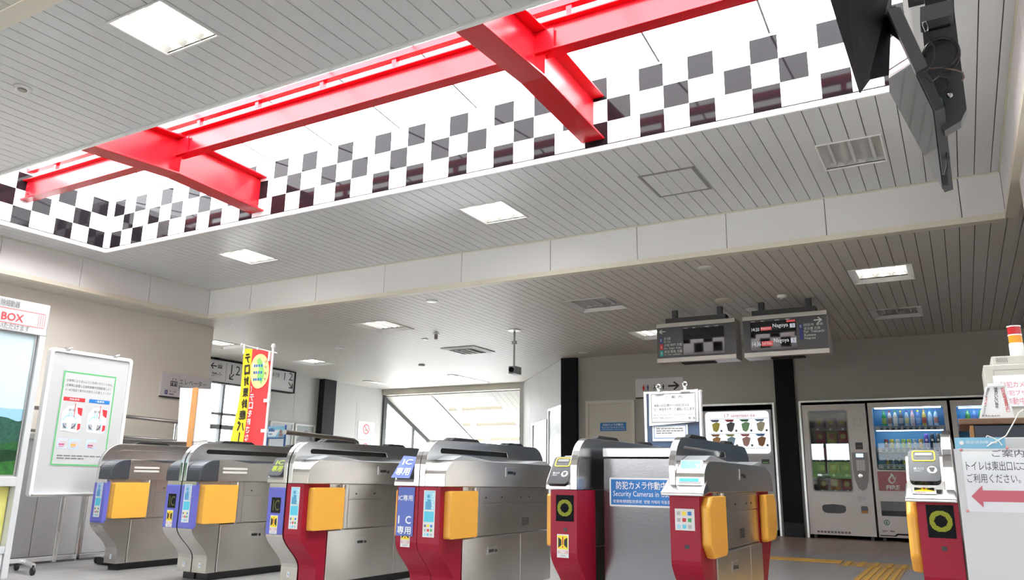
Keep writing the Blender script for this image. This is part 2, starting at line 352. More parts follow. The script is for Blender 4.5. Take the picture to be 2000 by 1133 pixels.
mb.box(XC-0.12, 12.6, WB-0.02, XC, 13.0, WT); struct(mb.build('wall_far_left', lw))
gl = mat('window_glass', (1, 1, 1), 0.02, trans=1.0)
mb = MB()
fr_m = mat('window_frame_grey', (0.22, 0.24, 0.25), 0.4)
for y in (WY0, 8.3, 9.02, 9.74, 10.07, 10.72): mb.box(XC-0.06, y-0.025, WB, XC+0.02, y+0.025, WT)
for z in (WB, 1.60, 1.84, WT): mb.box(XC-0.06, WY0, z-0.022-(0.02 if z == 1.60 else 0), XC+0.02, WY1, z+0.022+(0.02 if z == 1.60 else 0))
wo = struct(mb.build('window_1', fr_m)); mb = MB(); mb.box(XC-0.05, WY0, WB, XC-0.045, WY1, WT); sub(mb, 'pane', gl, wo)
# stair roof beyond the hall: sloping boards, glazed strip, gable window
SLP = -0.496
def zs(y): return 2.62+SLP*(y-14.85)
mb = MB(); mb.box(XC, 14.78, 2.655, -8.1, 14.88, ZL+0.01); struct(mb.build('trim_7', mat('soffit_beige', (0.60, 0.56, 0.48), 0.55)))
GX0, GX1, Y2 = -10.62, -9.05, 18.6
sl_m = mat('stair_ceiling_boards', (0.46, 0.445, 0.40), 0.5)
mb = MB()
def sboard(x0, x1, ya, yb, m=0, th=0.03): 
    mb.m = m; mb.hexa([(x0, ya, zs(ya)), (x1, ya, zs(ya)), (x1, yb, zs(yb)), (x0, yb, zs(yb))], [(x0, ya, zs(ya)+th), (x1, ya, zs(ya)+th), (x1, yb, zs(yb)+th), (x0, yb, zs(yb)+th)])
x = XC
while x < -8.1:
    x2 = min(x+0.15, -8.1)
    if x2 <= GX0 or x >= GX1: sboard(x+0.003, x2-0.003, 14.85, Y2)
    elif x < GX0: sboard(x+0.003, GX0, 14.85, Y2)
    elif x2 > GX1: sboard(GX1, x2-0.003, 14.85, Y2)
    x += 0.15
sboard(GX0+0.01, GX1, 14.85, 15.02)
struct(mb.build('ceiling', sl_m))
tr = bpy.data.materials.new('roof_light_sheet'); tr.use_nodes = True; nt = tr.node_tree; nt.nodes.remove(nt.nodes['Principled BSDF'])
a = nt.nodes.new('ShaderNodeBsdfTranslucent'); a.inputs[0].default_value = (0.93, 0.95, 0.95, 1); b = nt.nodes.new('ShaderNodeBsdfDiffuse'); b.inputs[0].default_value = (0.9, 0.9, 0.9, 1)
mxs = nt.nodes.new('ShaderNodeMixShader'); mxs.inputs[0].default_value = 0.25; nt.links.new(a.outputs[0], mxs.inputs[1]); nt.links.new(b.outputs[0], mxs.inputs[2]); nt.links.new(mxs.outputs[0], nt.nodes['Material Output'].inputs[0])
mb = MB(); mb.face([(GX0-0.02, 14.9, zs(14.9)+0.2), (GX1+0.02, 14.9, zs(14.9)+0.2), (GX1+0.02, Y2, zs(Y2)+0.2), (GX0-0.02, Y2, zs(Y2)+0.2)])
w2 = struct(mb.build('window_2', tr)); mb = MB()
for y in (15.6, 16.25, 16.9, 17.5, 18.1): mb.box(GX0, y, zs(y)+0.06, GX1, y+0.09, zs(y)+0.14)
sub(mb, 'glazing_bar', mat('bar_beige', (0.22, 0.19, 0.14), 0.5), w2)
mb = MB()
for x0, x1 in ((GX0-0.02, GX0+0.0), (GX0+0.33, GX0+0.38), (GX1, GX1+0.02)): mb.hexa([(x0, 14.9, zs(14.9)), (x1, 14.9, zs(14.9)), (x1, Y2, zs(Y2)), (x0, Y2, zs(Y2))], [(x0, 14.9, zs(14.9)+0.19), (x1, 14.9, zs(14.9)+0.19), (x1, Y2, zs(Y2)+0.19), (x0, Y2, zs(Y2)+0.19)])
sub(mb, 'reveal', white, w2)
mb = MB(); mb.box(XC-0.05, 14.80, 0, XC+0.05, 14.92, ZL)
mb.hexa([(XC-0.04, 14.9, zs(14.9)-0.10), (XC+0.04, 14.9, zs(14.9)-0.10), (XC+0.04, Y2, zs(Y2)-0.10), (XC-0.04, Y2, zs(Y2)-0.10)], [(XC-0.04, 14.9, zs(14.9)), (XC+0.04, 14.9, zs(14.9)), (XC+0.04, Y2, zs(Y2)), (XC-0.04, Y2, zs(Y2))])
mb.box(XC-0.03, 16.0, -1, XC+0.03, 16.08, zs(16.08)); w3 = struct(mb.build('window_3', mat('window_bar_dark', (0.06, 0.065, 0.07), 0.4)))
mb = MB(); mb.face([(XC, 14.9, -1), (XC, Y2, -1), (XC, Y2, zs(Y2)-0.08), (XC, 14.9, zs(14.9)-0.08)]); sub(mb, 'pane', gl, w3)
mb = MB(); mb.box(XC, 19.4, -2, -8.1, 19.5, 2.6); 
for i in range(14): mb.box(XC, 14.9+i*0.3, -0.16*(i+1)-0.1, -8.1, 15.2+i*0.3, -0.16*(i+1))
struct(mb.build('wall_stair_end', lw))
# ---- roof-light shaft: chequered gloss tiles
ZT = 3.79; TW, GP, PER = 0.187, 0.071, 0.632
def checks(nm, fn, a_start, a_end, a_lo, a_hi, first_odd, normal_off):
    mb = MB(); mb.m = 0
    A, B_ = sorted((a_lo, a_hi))
    mb.hexa([fn(A, ZU-0.02, 0), fn(B_, ZU-0.02, 0), fn(B_, ZT+0.03, 0), fn(A, ZT+0.03, 0)], [fn(A, ZU-0.02, -0.02), fn(B_, ZU-0.02, -0.02), fn(B_, ZT+0.03, -0.02), fn(A, ZT+0.03, -0.02)])
    mb.m = 1; k = 0; a = a_start; zrow = [3.205, 3.39, 3.575]; hz = 0.185
    while a < a_end:
        for c in range(3):
            for r in range(3):
                if ((c+r) % 2 == 0) == (first_odd ^ (k % 2 == 1)):
                    p, q = a+c*TW, a+(c+1)*TW
                    if q <= A+0.005 or p >= B_-0.005: continue
                    p, q = max(p, A), min(q, B_); mb.face([fn(p, zrow[r], 0.001), fn(q, zrow[r], 0.001), fn(q, zrow[r]+hz, 0.001), fn(p, zrow[r]+hz, 0.001)])
        a += PER; k += 1
    return struct(mb.build(nm, [tile_w, tile_k], auto=False))
checks('wall_skylight_far', lambda a, z, d: (a, SY1-d, z), -8.14, SX1, SX0, SX1, True, 1)
checks('wall_skylight_near', lambda a, z, d: (a, SY0+d, z), -8.14, SX1, SX0, SX1, True, 1)
checks('wall_skylight_left', lambda a, z, d: (SX0+d, a, z), 3.18, SY1, SY0, SY1, True, 1)
checks('wall_skylight_right', lambda a, z, d: (SX1-d, a, z), 3.22, SY1, SY0, SY1, True, 1)
mb = MB(); e = 0.03     # white lip round the opening
mb.box(SX0-0.03, SY1-0.004, ZU-0.012, SX1+0.03, SY1+0.03, ZU+0.02); mb.box(SX0-0.03, SY0-0.03, ZU-0.012, SX1+0.03, SY0+0.004, ZU+0.02); mb.box(SX0-0.03, SY0, ZU-0.012, SX0+0.004, SY1, ZU+0.02); mb.box(SX1-0.004, SY0, ZU-0.012, SX1+0.03, SY1, ZU+0.02)
struct(mb.build('trim_8', fas_m))
YR, ZR = 4.10, 3.90
mb = MB(); mb.face([(SX0-0.1, SY0-0.15, ZT), (SX1+0.1, SY0-0.15, ZT), (SX1+0.1, YR, ZR), (SX0-0.1, YR, ZR)]); mb.face([(SX0-0.1, YR, ZR), (SX1+0.1, YR, ZR), (SX1+0.1, SY1+0.15, ZT), (SX0-0.1, SY1+0.15, ZT)])
w4 = struct(mb.build('window_4', tr))
jm = mat('joint_grey', (0.10, 0.12, 0.12), 0.6)
for k in range(10):
    x = -0.86-0.80*k-0.02*(k > 3)
    mb = MB()
    for y0, z0, y1, z1 in ((SY0, ZT, YR, ZR), (YR, ZR, SY1, ZT)):
        mb.hexa([(x-0.007, y0, z0-0.012), (x+0.007, y0, z0-0.012), (x+0.007, y1, z1-0.012), (x-0.007, y1, z1-0.012)], [(x-0.007, y0, z0-0.004), (x+0.007, y0, z0-0.004), (x+0.007, y1, z1-0.004), (x-0.007, y1, z1-0.004)])
    sub(mb, 'glazing_joint', jm, w4)
# ---- entrance front behind the camera: mullions, open to the street; hedge bank outside
mb = MB()
for x in (-12, -10.4, -8.8, -7.2, -5.6, -4, -2.4, -0.8, 0.8, 2.5): mb.box(x-0.04, -4.25, 0, x+0.04, -4.17, ZL)
for z in (0.9, 1.5, 2.1): mb.box(-12, -4.25, z-0.03, 2.5, -4.17, z+0.03)
struct(mb.build('window_5', fr_m))
mb = MB(); mb.box(-12.1, -4.3, 0, -9.5, -4.2, 0.88); mb.box(-6.8, -4.3, 0, 2.6, -4.2, 0.88); mb.box(-12.1, -4.3, 2.12, 2.6, -4.2, ZL+0.02); struct(mb.build('wall_front_added', mat('front_wall_grey', (0.45, 0.42, 0.40), 0.6)))  # unseen wall, added and shaped to darken what the steel cabinet reflects
# ================================================================== RED STEEL
def girder(x, label):
    t = thing('steel_girder', label, 'steel beam', (x, YR, 3.25), 'red girders across the roof light')
    hw, ft = 0.0925, 0.014
    ys = [SY0-0.001, YR-0.02, SY1]; zb = [3.235, 3.292, 3.252]; zt = [3.595, 3.652, 3.615]
    mb = MB()
    for i in (0, 1):
        y0, y1 = ys[i]+0.002, ys[i+1]-0.002*(i == 1); q = lambda z0, z1: ([(x-hw, y0, z0), (x+hw, y0, z0), (x+hw, y1, z1), (x-hw, y1, z1)], [(x-hw, y0, z0+ft), (x+hw, y0, z0+ft), (x+hw, y1, z1+ft), (x-hw, y1, z1+ft)])
        mb.hexa(*q(zb[i], zb[i+1]))
    mb.build('lower_flange', redst, t, bevel=0.002)
    mb = MB()
    for i in (0, 1):
        y0, y1 = ys[i]+0.002, ys[i+1]-0.002*(i == 1)
        mb.hexa([(x-hw, y0, zt[i]-ft), (x+hw, y0, zt[i]-ft), (x+hw, y1, zt[i+1]-ft), (x-hw, y1, zt[i+1]-ft)], [(x-hw, y0, zt[i]), (x+hw, y0, zt[i]), (x+hw, y1, zt[i+1]), (x-hw, y1, zt[i+1])])
    mb.build('upper_flange', redst, t, bevel=0.002)
    mb = MB()
    for i in (0, 1):
        y0, y1 = ys[i]+0.002, ys[i+1]-0.002*(i == 1)
        mb.hexa([(x-0.005, y0, zb[i]+ft), (x+0.005, y0, zb[i]+ft), (x+0.005, y1, zb[i+1]+ft), (x-0.005, y1, zb[i+1]+ft)], [(x-0.005, y0, zt[i]-ft), (x+0.005, y0, zt[i]-ft), (x+0.005, y1, zt[i+1]-ft), (x-0.005, y1, zt[i+1]-ft)])
    mb.build('web', redst, t)
    for s in (1, -1):       # gusset: narrow at the foot, wide at the beam seat
        mb = MB(); f = lambda a, b, d: (x+s*a, YR+d, b)
        mb.prism([(0.005, 3.305), (0.088, 3.305), (0.088, 3.45), (0.15, 3.47), (0.15, 3.635), (0.005, 3.635)], [], f, -0.026, -0.016)
        mb.build('gusset_plate', redst, t)
    return t
girder(-5.795, 'left red steel girder crossing the roof light, seen nearly whole')
girder(-2.198, 'right red steel girder crossing the roof light, with a broad dark underside')
def ridge(x0, x1, label):
    t = thing('ridge_beam', label, 'steel beam', (x0, YR, 3.47), 'red beam lengths along the roof-light ridge')
    a, b = x0, x1; ft = 0.012; z0, z1, hw = 3.466, 3.685, 0.05
    mb = MB(); mb.box(a, YR-hw, z0, b, YR+hw, z0+ft); mb.build('lower_flange', redst, t, bevel=0.002)
    mb = MB(); mb.box(a, YR-hw, z1-ft, b, YR+hw, z1); mb.build('upper_flange', redst, t, bevel=0.002)
    mb = MB(); mb.box(a, YR-0.004, z0+ft, b, YR+0.004, z1-ft); mb.build('web', redst, t)
    for e, s in ((a, 1), (b, -1)):
        for zz in (3.535, 3.61):
            mb = MB(); mb.lathe((e+s*0.05, YR-0.004, zz), [(0.011, 0), (0.011, -0.009), (0.007, -0.013)], 8, 'y'); mb.build('bolt', redst, t)
    return t
ridge(SX0+0.002, -5.795-0.155, 'short red beam from the chequered left wall to the left girder')
ridge(-5.795+0.02, -2.198-0.02, 'long red beam between the two girders')
ridge(-2.198+0.02, SX1-0.002, 'red beam running right from the right girder, top of the picture')
t = thing('purlin_rail', 'slim red purlin rail above the ridge beams, carrying the roof sheets', 'steel rail', (-4, YR, 3.78))
mb = MB(); mb.box(SX0+0.002, YR-0.03, 3.775, SX1-0.002, YR+0.03, 3.785); mb.box(SX0+0.002, YR-0.03, 3.785, SX1-0.002, YR-0.022, 3.825); mb.box(SX0+0.002, YR+0.022, 3.785, SX1-0.002, YR+0.03, 3.825); mb.build('rail', redst, t)
for k in range(11):
    x = -7.7+0.72*k
    mb = MB(); mb.box(x-0.02, YR-0.02, 3.686, x+0.02, YR+0.02, 3.775); mb.build('stub', redst, t)
# ================================================================== CEILING FITTINGS
tube_on = glow('tube_lit', (1.0, 0.97, 0.92), 1.8); tube_off = mat('tube_unlit', (0.70, 0.70, 0.70), 0.35)
refl = mat('louvre_reflector', (0.62, 0.62, 0.60), 0.3)
def troffer(r, label, z, kind):
    x0, y0, x1, y1, on = r; t = thing('ceiling_light', label, 'ceiling light', ((x0+x1)/2, (y0+y1)/2, z), 'recessed ceiling lights')
    inset = 0.0 if kind == 'flush' else 0.075
    mb = MB()       # frame: flat rim, then sides sloping up to the lamp opening
    if kind == 'flush':
        w_ = 0.012; mb.box(x0, y0, z-0.006, x1, y0+w_, z+0.012); mb.box(x0, y1-w_, z-0.006, x1, y1, z+0.012); mb.box(x0, y0+w_, z-0.006, x0+w_, y1-w_, z+0.012); mb.box(x1-w_, y0+w_, z-0.006, x1, y1-w_, z+0.012)
    else:
        o = [(x0, y0), (x1, y0), (x1, y1), (x0, y1)]; i_ = [(x0+0.06, y0+inset), (x1-0.06, y0+inset), (x1-0.06, y1-0.05), (x0+0.06, y1-0.05)]
        for k in range(4):
            a, b, c, d = o[k], o[(k+1) % 4], i_[(k+1) % 4], i_[k]
            mb.hexa([(*a, z-0.008), (*b, z-0.008), (*c, z+0.03), (*d, z+0.03)], [(*a, z+0.004), (*b, z+0.004), (*c, z+0.04), (*d, z+0.04)])
    mb.build('frame', wplast, t)
    ax0, ax1, ay0, ay1 = (x0+0.012, x1-0.012, y0+0.012, y1-0.012) if kind == 'flush' else (x0+0.06, x1-0.06, y0+inset, y1-0.05)
    zz = z+0.004 if kind == 'flush' else z+0.03; dep = 0.055
    mb = MB(); n = 3; wd = (ax1-ax0)/n
    for k in range(n):      # three troughs with curved backs
        pr = [(ax0+wd*k+wd*(0.5-0.5*math.cos(math.pi*j/8)), zz+dep*math.sin(math.pi*j/8)) for j in range(9)]
        for (xa, za), (xb, zb) in zip(pr[:-1], pr[1:]): mb.mesh([(xa, ay0, za), (xb, ay0, zb), (xb, ay1, zb), (xa, ay1, za)], [(0, 1, 2, 3)], True)
        for yy in (ay0, ay1): mb.face([(a, yy, b) for a, b in pr])
    mb.build('reflector', refl, t, auto=False)
    for k in range(n):
        xc = ax0+wd*(k+0.5); mb = MB(); mb.tube([(xc, ay0+0.012, zz+0.026), (xc, ay1-0.012, zz+0.026)], 0.019 if on else 0.013, 10); mb.build('tube', tube_on if on else tube_off, t)
    if on:
        l = bpy.data.lights.new('lamp_glow', 'AREA'); l.shape = 'RECTANGLE'; l.size = x1-x0-0.1; l.size_y = y1-y0-0.1; l.energy = 1.5; l.color = (1, 0.96, 0.9)
        lo = bpy.data.objects.new('lamp_glow', l); COL.objects.link(lo); lo.location = (0, 0, -0.02); lo.parent = t
UL = ['lit square ceiling light nearest the viewer, upper left of the picture', 'lit square light in the raised ceiling, middle of its far strip', 'lit square light in the raised ceiling, far left by the roof-light corner', 'unlit square louvre in the raised ceiling by the hanging open housing']
for r, l in zip(upper_lights, UL): troffer(r, l, ZU, 'flush')
LL = ['lit rimmed light in the low ceiling, just before the slatted air vent', 'unlit rimmed louvre in the low ceiling near its middle', 'lit rimmed light half hidden behind the left departure display', 'lit rimmed light in the low ceiling at the far right', 'unlit rimmed louvre behind the lit one at the far right', 'lit rimmed light at the left, right of the red and yellow banner', 'lit rimmed light beyond the left wall corner, left of the banner']
for r, l in zip(lower_lights, LL): troffer(r, l, ZL, 'bevel')
for (x0, y0, x1, y1), l in (((-11.26, 13.15, -11.13, 14.65), 'left one of two slim strip lights near the stair'), ((-8.95, 13.05, -8.82, 14.5), 'right one of two slim strip lights near the stair')):
    t = thing('strip_light', l, 'ceiling light', ((x0+x1)/2, (y0+y1)/2, ZL), 'slim strip lights near the stair')
    mb = MB(); mb.box(x0, y0, ZL-0.01, x0+0.012, y1, ZL+0.06); mb.box(x1-0.012, y0, ZL-0.01, x1, y1, ZL+0.06); mb.box(x0, y0, ZL-0.01, x1, y0+0.25, ZL+0.04); mb.box(x0, y0, ZL+0.05, x1, y1, ZL+0.06); mb.build('housing', wplast, t)
    mb = MB(); mb.tube([((x0+x1)/2, y0+0.27, ZL+0.015), ((x0+x1)/2, y1-0.03, ZL+0.015)], 0.025, 10); mb.build('tube', tube_on, t)
t = thing('ceiling_hatch', 'square access hatch with a dark edge in the raised ceiling', 'ceiling hatch', (-1.85, 5.97, ZU))
hx0, hy0, hx1, hy1 = -2.085, 5.70, -1.62, 6.24; mb = MB()
for b in ((hx0, hy0, hx1, hy0+0.018), (hx0, hy1-0.018, hx1, hy1), (hx0, hy0+0.018, hx0+0.022, hy1-0.018), (hx1-0.022, hy0+0.018, hx1, hy1-0.018)): mb.box(b[0], b[1], ZU-0.008, b[2], b[3], ZU-0.001)
mb.build('rim', mat('hatch_rim', (0.24, 0.24, 0.22), 0.5), t)
mb = MB()
for k in range(4): a = hx0+0.024+k*0.105; mb.box(a, hy0+0.02, ZU-0.005, a+0.101, hy1-0.02, ZU-0.001)
mb.build('panel', ceil_m, t)
t = thing('air_vent', 'rimmed square air vent with white louvres in the low ceiling', 'air vent', (-6.87, 10.6, ZL))
vx0, vy0, vx1, vy1 = -7.19, 10.26, -6.55, 10.92; mb = MB()
o = [(vx0, vy0), (vx1, vy0), (vx1, vy1), (vx0, vy1)]; i_ = [(vx0+0.1, vy0+0.1), (vx1-0.1, vy0+0.1), (vx1-0.1, vy1-0.1), (vx0+0.1, vy1-0.1)]
for k in range(4): a, b, c, d = o[k], o[(k+1) % 4], i_[(k+1) % 4], i_[k]; mb.hexa([(*a, ZL-0.012), (*b, ZL-0.012), (*c, ZL-0.03), (*d, ZL-0.03)], [(*a, ZL-0.001), (*b, ZL-0.001), (*c, ZL-0.001), (*d, ZL-0.001)])
mb.build('frame', mat('vent_grey', (0.45, 0.44, 0.42), 0.5), t)
mb = MB()
for k in range(6): y = vy0+0.1+k*(vy1-vy0-0.2)/6; mb.hexa([(vx0+0.1, y, ZL-0.034), (vx1-0.1, y, ZL-0.034), (vx1-0.1, y+0.045, ZL-0.022), (vx0+0.1, y+0.045, ZL-0.022)], [(vx0+0.1, y, ZL-0.03), (vx1-0.1, y, ZL-0.03), (vx1-0.1, y+0.045, ZL-0.018), (vx0+0.1, y+0.045, ZL-0.018)])
for k in range(1, 4): x = vx0+0.1+k*(vx1-vx0-0.2)/4; mb.box(x-0.005, vy0+0.1, ZL-0.038, x+0.005, vy1-0.1, ZL-0.03)
mb.build('louvre', wplast, t)
def puck(name, x, y, z, r, h, label, cat, m=wplast, group=None, cup=None):
    t = thing(name, label, cat, (x, y, z), group); mb = MB(); mb.lathe((x, y, z), [(r, 0), (r, -h*0.5), (r*0.86, -h), (r*0.4, -h*1.05)], 24); mb.build('cover', m, t)
    if cup: mb = MB(); mb.lathe((x, y, z-h*1.03), [(r*0.5, 0), (r*0.5, -cup), (r*0.2, -cup*1.1)], 18); mb.build('sensor_head', mat('sensor_grey', (0.33, 0.31, 0.28), 0.5), t)
puck('ceiling_speaker', -5.10, 2.42, ZU, 0.055, 0.014, 'small round detector on the raised ceiling at the far left', 'detector', cup=0.008)
puck('ceiling_speaker', -2.005, 7.31, ZL, 0.072, 0.012, 'white round speaker cover nearest the fascia, right of centre', 'speaker', group='round speaker covers')
puck('ceiling_speaker', -2.205, 8.80, ZL, 0.108, 0.012, 'large cream round speaker cover above the gap between the displays', 'speaker', cream, group='round speaker covers')
puck('ceiling_speaker', -2.035, 9.40, ZL, 0.075, 0.02, 'small round speaker cover partly behind the right display top', 'speaker', group='round speaker covers')
puck('smoke_detector', -1.571, 8.85, ZL, 0.055, 0.03, 'white smoke detector above the right departure display', 'smoke detector', cup=0.02)
puck('ceiling_speaker', -5.31, 7.36, ZL, 0.075, 0.012, 'white round speaker cover nearest the fascia, left of centre', 'speaker', group='round speaker covers')
puck('smoke_detector', -6.50, 9.15, ZL, 0.05, 0.012, 'grey protruding smoke detector between the air vent and the lit light', 'smoke detector', cup=0.07)
puck('ceiling_speaker', -6.918, 9.45, ZL, 0.055, 0.012, 'tiny white round cover beside the grey smoke detector', 'detector')
puck('ceiling_speaker', -8.68, 9.52, ZL, 0.075, 0.012, 'white round cover on the low ceiling above the banner side', 'speaker', group='round speaker covers')
puck('smoke_detector', -8.59, 11.67, ZL, 0.06, 0.03, 'dark little detector on the ceiling before the strip lights', 'smoke detector', mat('sensor_grey', (0.33, 0.31, 0.28), 0.5))
puck('ceiling_speaker', -5.26, 11.6, ZL, 0.075, 0.012, 'white round cover near the black column top', 'speaker', group='round speaker covers')
# hanging camera
cx, cy = -5.32, 9.39; t = thing('security_camera', 'square security camera hanging on a thin pole from the low ceiling', 'security camera', (cx, cy, ZL))
mb = MB(); mb.lathe((cx, cy, ZL), [(0.09, 0), (0.09, -0.012), (0.03, -0.02)], 20); mb.build('ceiling_plate', alum, t)
mb = MB(); mb.tube([(cx, cy, ZL-0.02), (cx, cy, 2.27)], 0.014, 10); mb.box(cx-0.03, cy-0.02, 2.585, cx+0.03, cy+0.02, 2.63); mb.build('pole', mat('pole_grey', (0.42, 0.42, 0.40), 0.4, 0.5), t)
mb = MB(); mb.box(cx-0.055, cy-0.06, 2.165, cx+0.055, cy+0.12, 2.27); bo = mb.build('body', mat('camera_grey', (0.30, 0.31, 0.32), 0.5), t, bevel=0.006)
mb = MB(); mb.lathe((cx, cy-0.06, 2.217), [(0.036, 0), (0.036, -0.02), (0.026, -0.02), (0.02, -0.012)], 20, 'y'); mb.build('lens', glass_k, t)
# departure displays
def display(x0, x1, label, left):
    y, z0, z1 = 9.0, 2.135, 2.615; t = thing('departure_display', label, 'departure board', ((x0+x1)/2, y, ZL), 'hanging departure displays'); dp = 0.26
    mb = MB(); mb.box(x0, y, z0, x1, y+dp, z0+0.055); mb.box(x0, y, z1-0.05, x1, y+dp, z1); mb.box(x0, y+0.02, z0+0.055, x0+0.012, y+dp, z1-0.05); mb.box(x1-0.012, y+0.02, z0+0.055, x1, y+dp, z1-0.05); mb.box(x0, y+dp-0.01, z0+0.05, x1, y+dp, z1-0.05)
    mb.build('housing', mat('display_housing', (0.52, 0.49, 0.46), 0.35, 0.6), t, bevel=0.004)
    mb = MB(); mb.box(x0+0.002, y+0.012, z0+0.055, x1-0.002, y+0.02, z1-0.05); mb.build('face_panel', mat('display_face', (0.075, 0.078, 0.085), 0.3), t)
    mb = MB(); mb.box(x0+0.1, y+0.06, z1, x1-0.12, y+0.2, z1+0.07)
    for xx in (x0+0.2, x1-0.2): mb.box(xx-0.03, y+0.1, z1+0.07, xx+0.03, y+0.16, ZL)
    mb.build('ceiling_mount', mat('mount_dark', (0.05, 0.05, 0.055), 0.5), t)
    mb = MB(); mb.box(x0+0.28, y+0.08, z0-0.012, x1-0.28, y+0.2, z0); mb.build('vent_slot', blackm, t)
    f = FY(y+0.012); sc = (x0+0.33, x0+0.82) if left else (x0+0.085, x0+0.59); zb, zt = z0+0.075, z1-0.075
    if left: zt -= 0.01
    mb = MB(); mb.box(sc[0], y+0.007, zb, sc[1], y+0.012, zt); so = mb.build('screen', mat('screen_glass', (0.006, 0.007, 0.009), 0.03, spec=0.6), t, label='glossy black screen')
    mw, ms = MB(), MB(); fs = FY(y+0.007); lit = glow('display_text_lit', (0.75, 0.77, 0.8), 0.25)
    sw, sh = sc[1]-sc[0], zt-zb
    if not left:
        f2 = lambda a: sc[0]+a*sw; g = lambda b: zb+b*sh
        fs.text(ms, '14:36', f2(0.03), g(0.15), f2(0.22), g(0.31)); fs.text(ms, 'Nagoya', f2(0.51), g(0.20), f2(0.83), g(0.38)); fs.text(ms, '14:20', f2(0.03), g(0.68), f2(0.2), g(0.80)); fs.text(ms, 'Nagoya', f2(0.5), g(0.73), f2(0.83), g(0.9))
        for q_, nm_ in (((0.235, 0.14, 0.48, 0.31), 'express_tag'), ((0.23, 0.69, 0.47, 0.81), 'express_tag'), ((0.80, 0.92, 0.99, 0.99), 'clock_tag')): mr = MB(); fs.rect(mr, f2(q_[0]), g(q_[1]), f2(q_[2]), g(q_[3]), 0.0008); sub(mr, nm_, glow('tag_red_lit', (0.75, 0.10, 0.10), 0.2), so)
        fs.text(ms, 'Ltd. Exp.', f2(0.25), g(0.17), f2(0.46), g(0.28)); fs.text(ms, 'Express', f2(0.25), g(0.72), f2(0.45), g(0.79))
        for q_ in ((0.2, 0.36), (0.72, 0.86)): mr = MB(); fs.rect(mr, f2(0.87), g(q_[0]), f2(0.98), g(q_[1]), 0.0008); sub(mr, 'track_tag', glow('tag_white_lit', (0.6, 0.64, 0.72), 0.25), so)
        mr = MB(); fs.text(mr, '3', f2(0.9), g(0.22), f2(0.95), g(0.34)); fs.text(mr, '3', f2(0.9), g(0.74), f2(0.95), g(0.84)); sub(mr, 'track_number', mat('ink_navy', (0.02, 0.03, 0.10), 0.5), so)
    if ms.f: sub(ms, 'lettering', lit, so)
    wl = mat('sign_white_print', (0.72, 0.73, 0.74), 0.5); mk = MB()
    for a, b, n in ((0.02, 0.18, 9), (0.24, 0.36, 5), (0.55, 0.72, 9), (0.78, 0.94, 8)): f.lines(mk, sc[0]+a*sw, zt+0.003, sc[0]+b*sw, zt+0.014, 1, 0.8, words=3)
    if left:
        f.text(mk, '←', x0+0.03, z1-0.125, x0+0.11, z1-0.07, bold=0.02)
        rows = [(2.41, 'E', '津 方面', 'For  Tsu', bink, 0.08), (2.33, 'A', '大阪 神戸 方面', 'For  Osaka  Kobe', rink, 0.22), (2.25, 'M', '鳥羽 賢島 方面', 'For  Toba  Kashikojima', mat('teal_ink', (0.02, 0.35, 0.36), 0.5), 0.22)]
        for z, c, j, e, m, wd in rows:
            mc = MB(); f.rect(mc, x0+0.035, z-0.035, x0+0.075, z+0.035); mc.build('line_tag', m if m is not bink else mat('navy_ink', (0.03, 0.04, 0.22), 0.5), t)
            f.text(mk, c, x0+0.046, z-0.016, x0+0.064, z+0.016, 0.002); f.text(mk, j, x0+0.09, z+0.001, x0+0.09+wd, z+0.035); f.text(mk, e, x0+0.09, z-0.033, x0+0.09+wd*0.95, z-0.008)
    else:
        f.text(mk, '→', x1-0.14, z1-0.135, x1-0.055, z1-0.07, bold=0.02)
        mc = MB(); f.rect(mc, sc[1]+0.03, 2.30, sc[1]+0.068, 2.48); mc.build('line_tag', mat('navy_ink', (0.03, 0.04, 0.22), 0.5), t)
        f.text(mk, 'E', sc[1]+0.04, 2.44, sc[1]+0.058, 2.468, 0.002)
        for z, s_, wd in ((2.452, '四日市  桑名', 0.2), (2.41, '名古屋 方面', 0.17), (2.375, 'For  Yokkaichi', 0.21), (2.337, 'Kuwana', 0.12), (2.298, 'Nagoya', 0.115)): f.text(mk, s_, sc[1]+0.082, z, sc[1]+0.082+wd, z+0.03)
    mk.build('lettering', wl, t)
display(-3.10, -2.145, 'left hanging departure display with an arrow to the left', True)
display(-2.06, -1.138, 'right hanging departure display showing two trains to Nagoya', False)
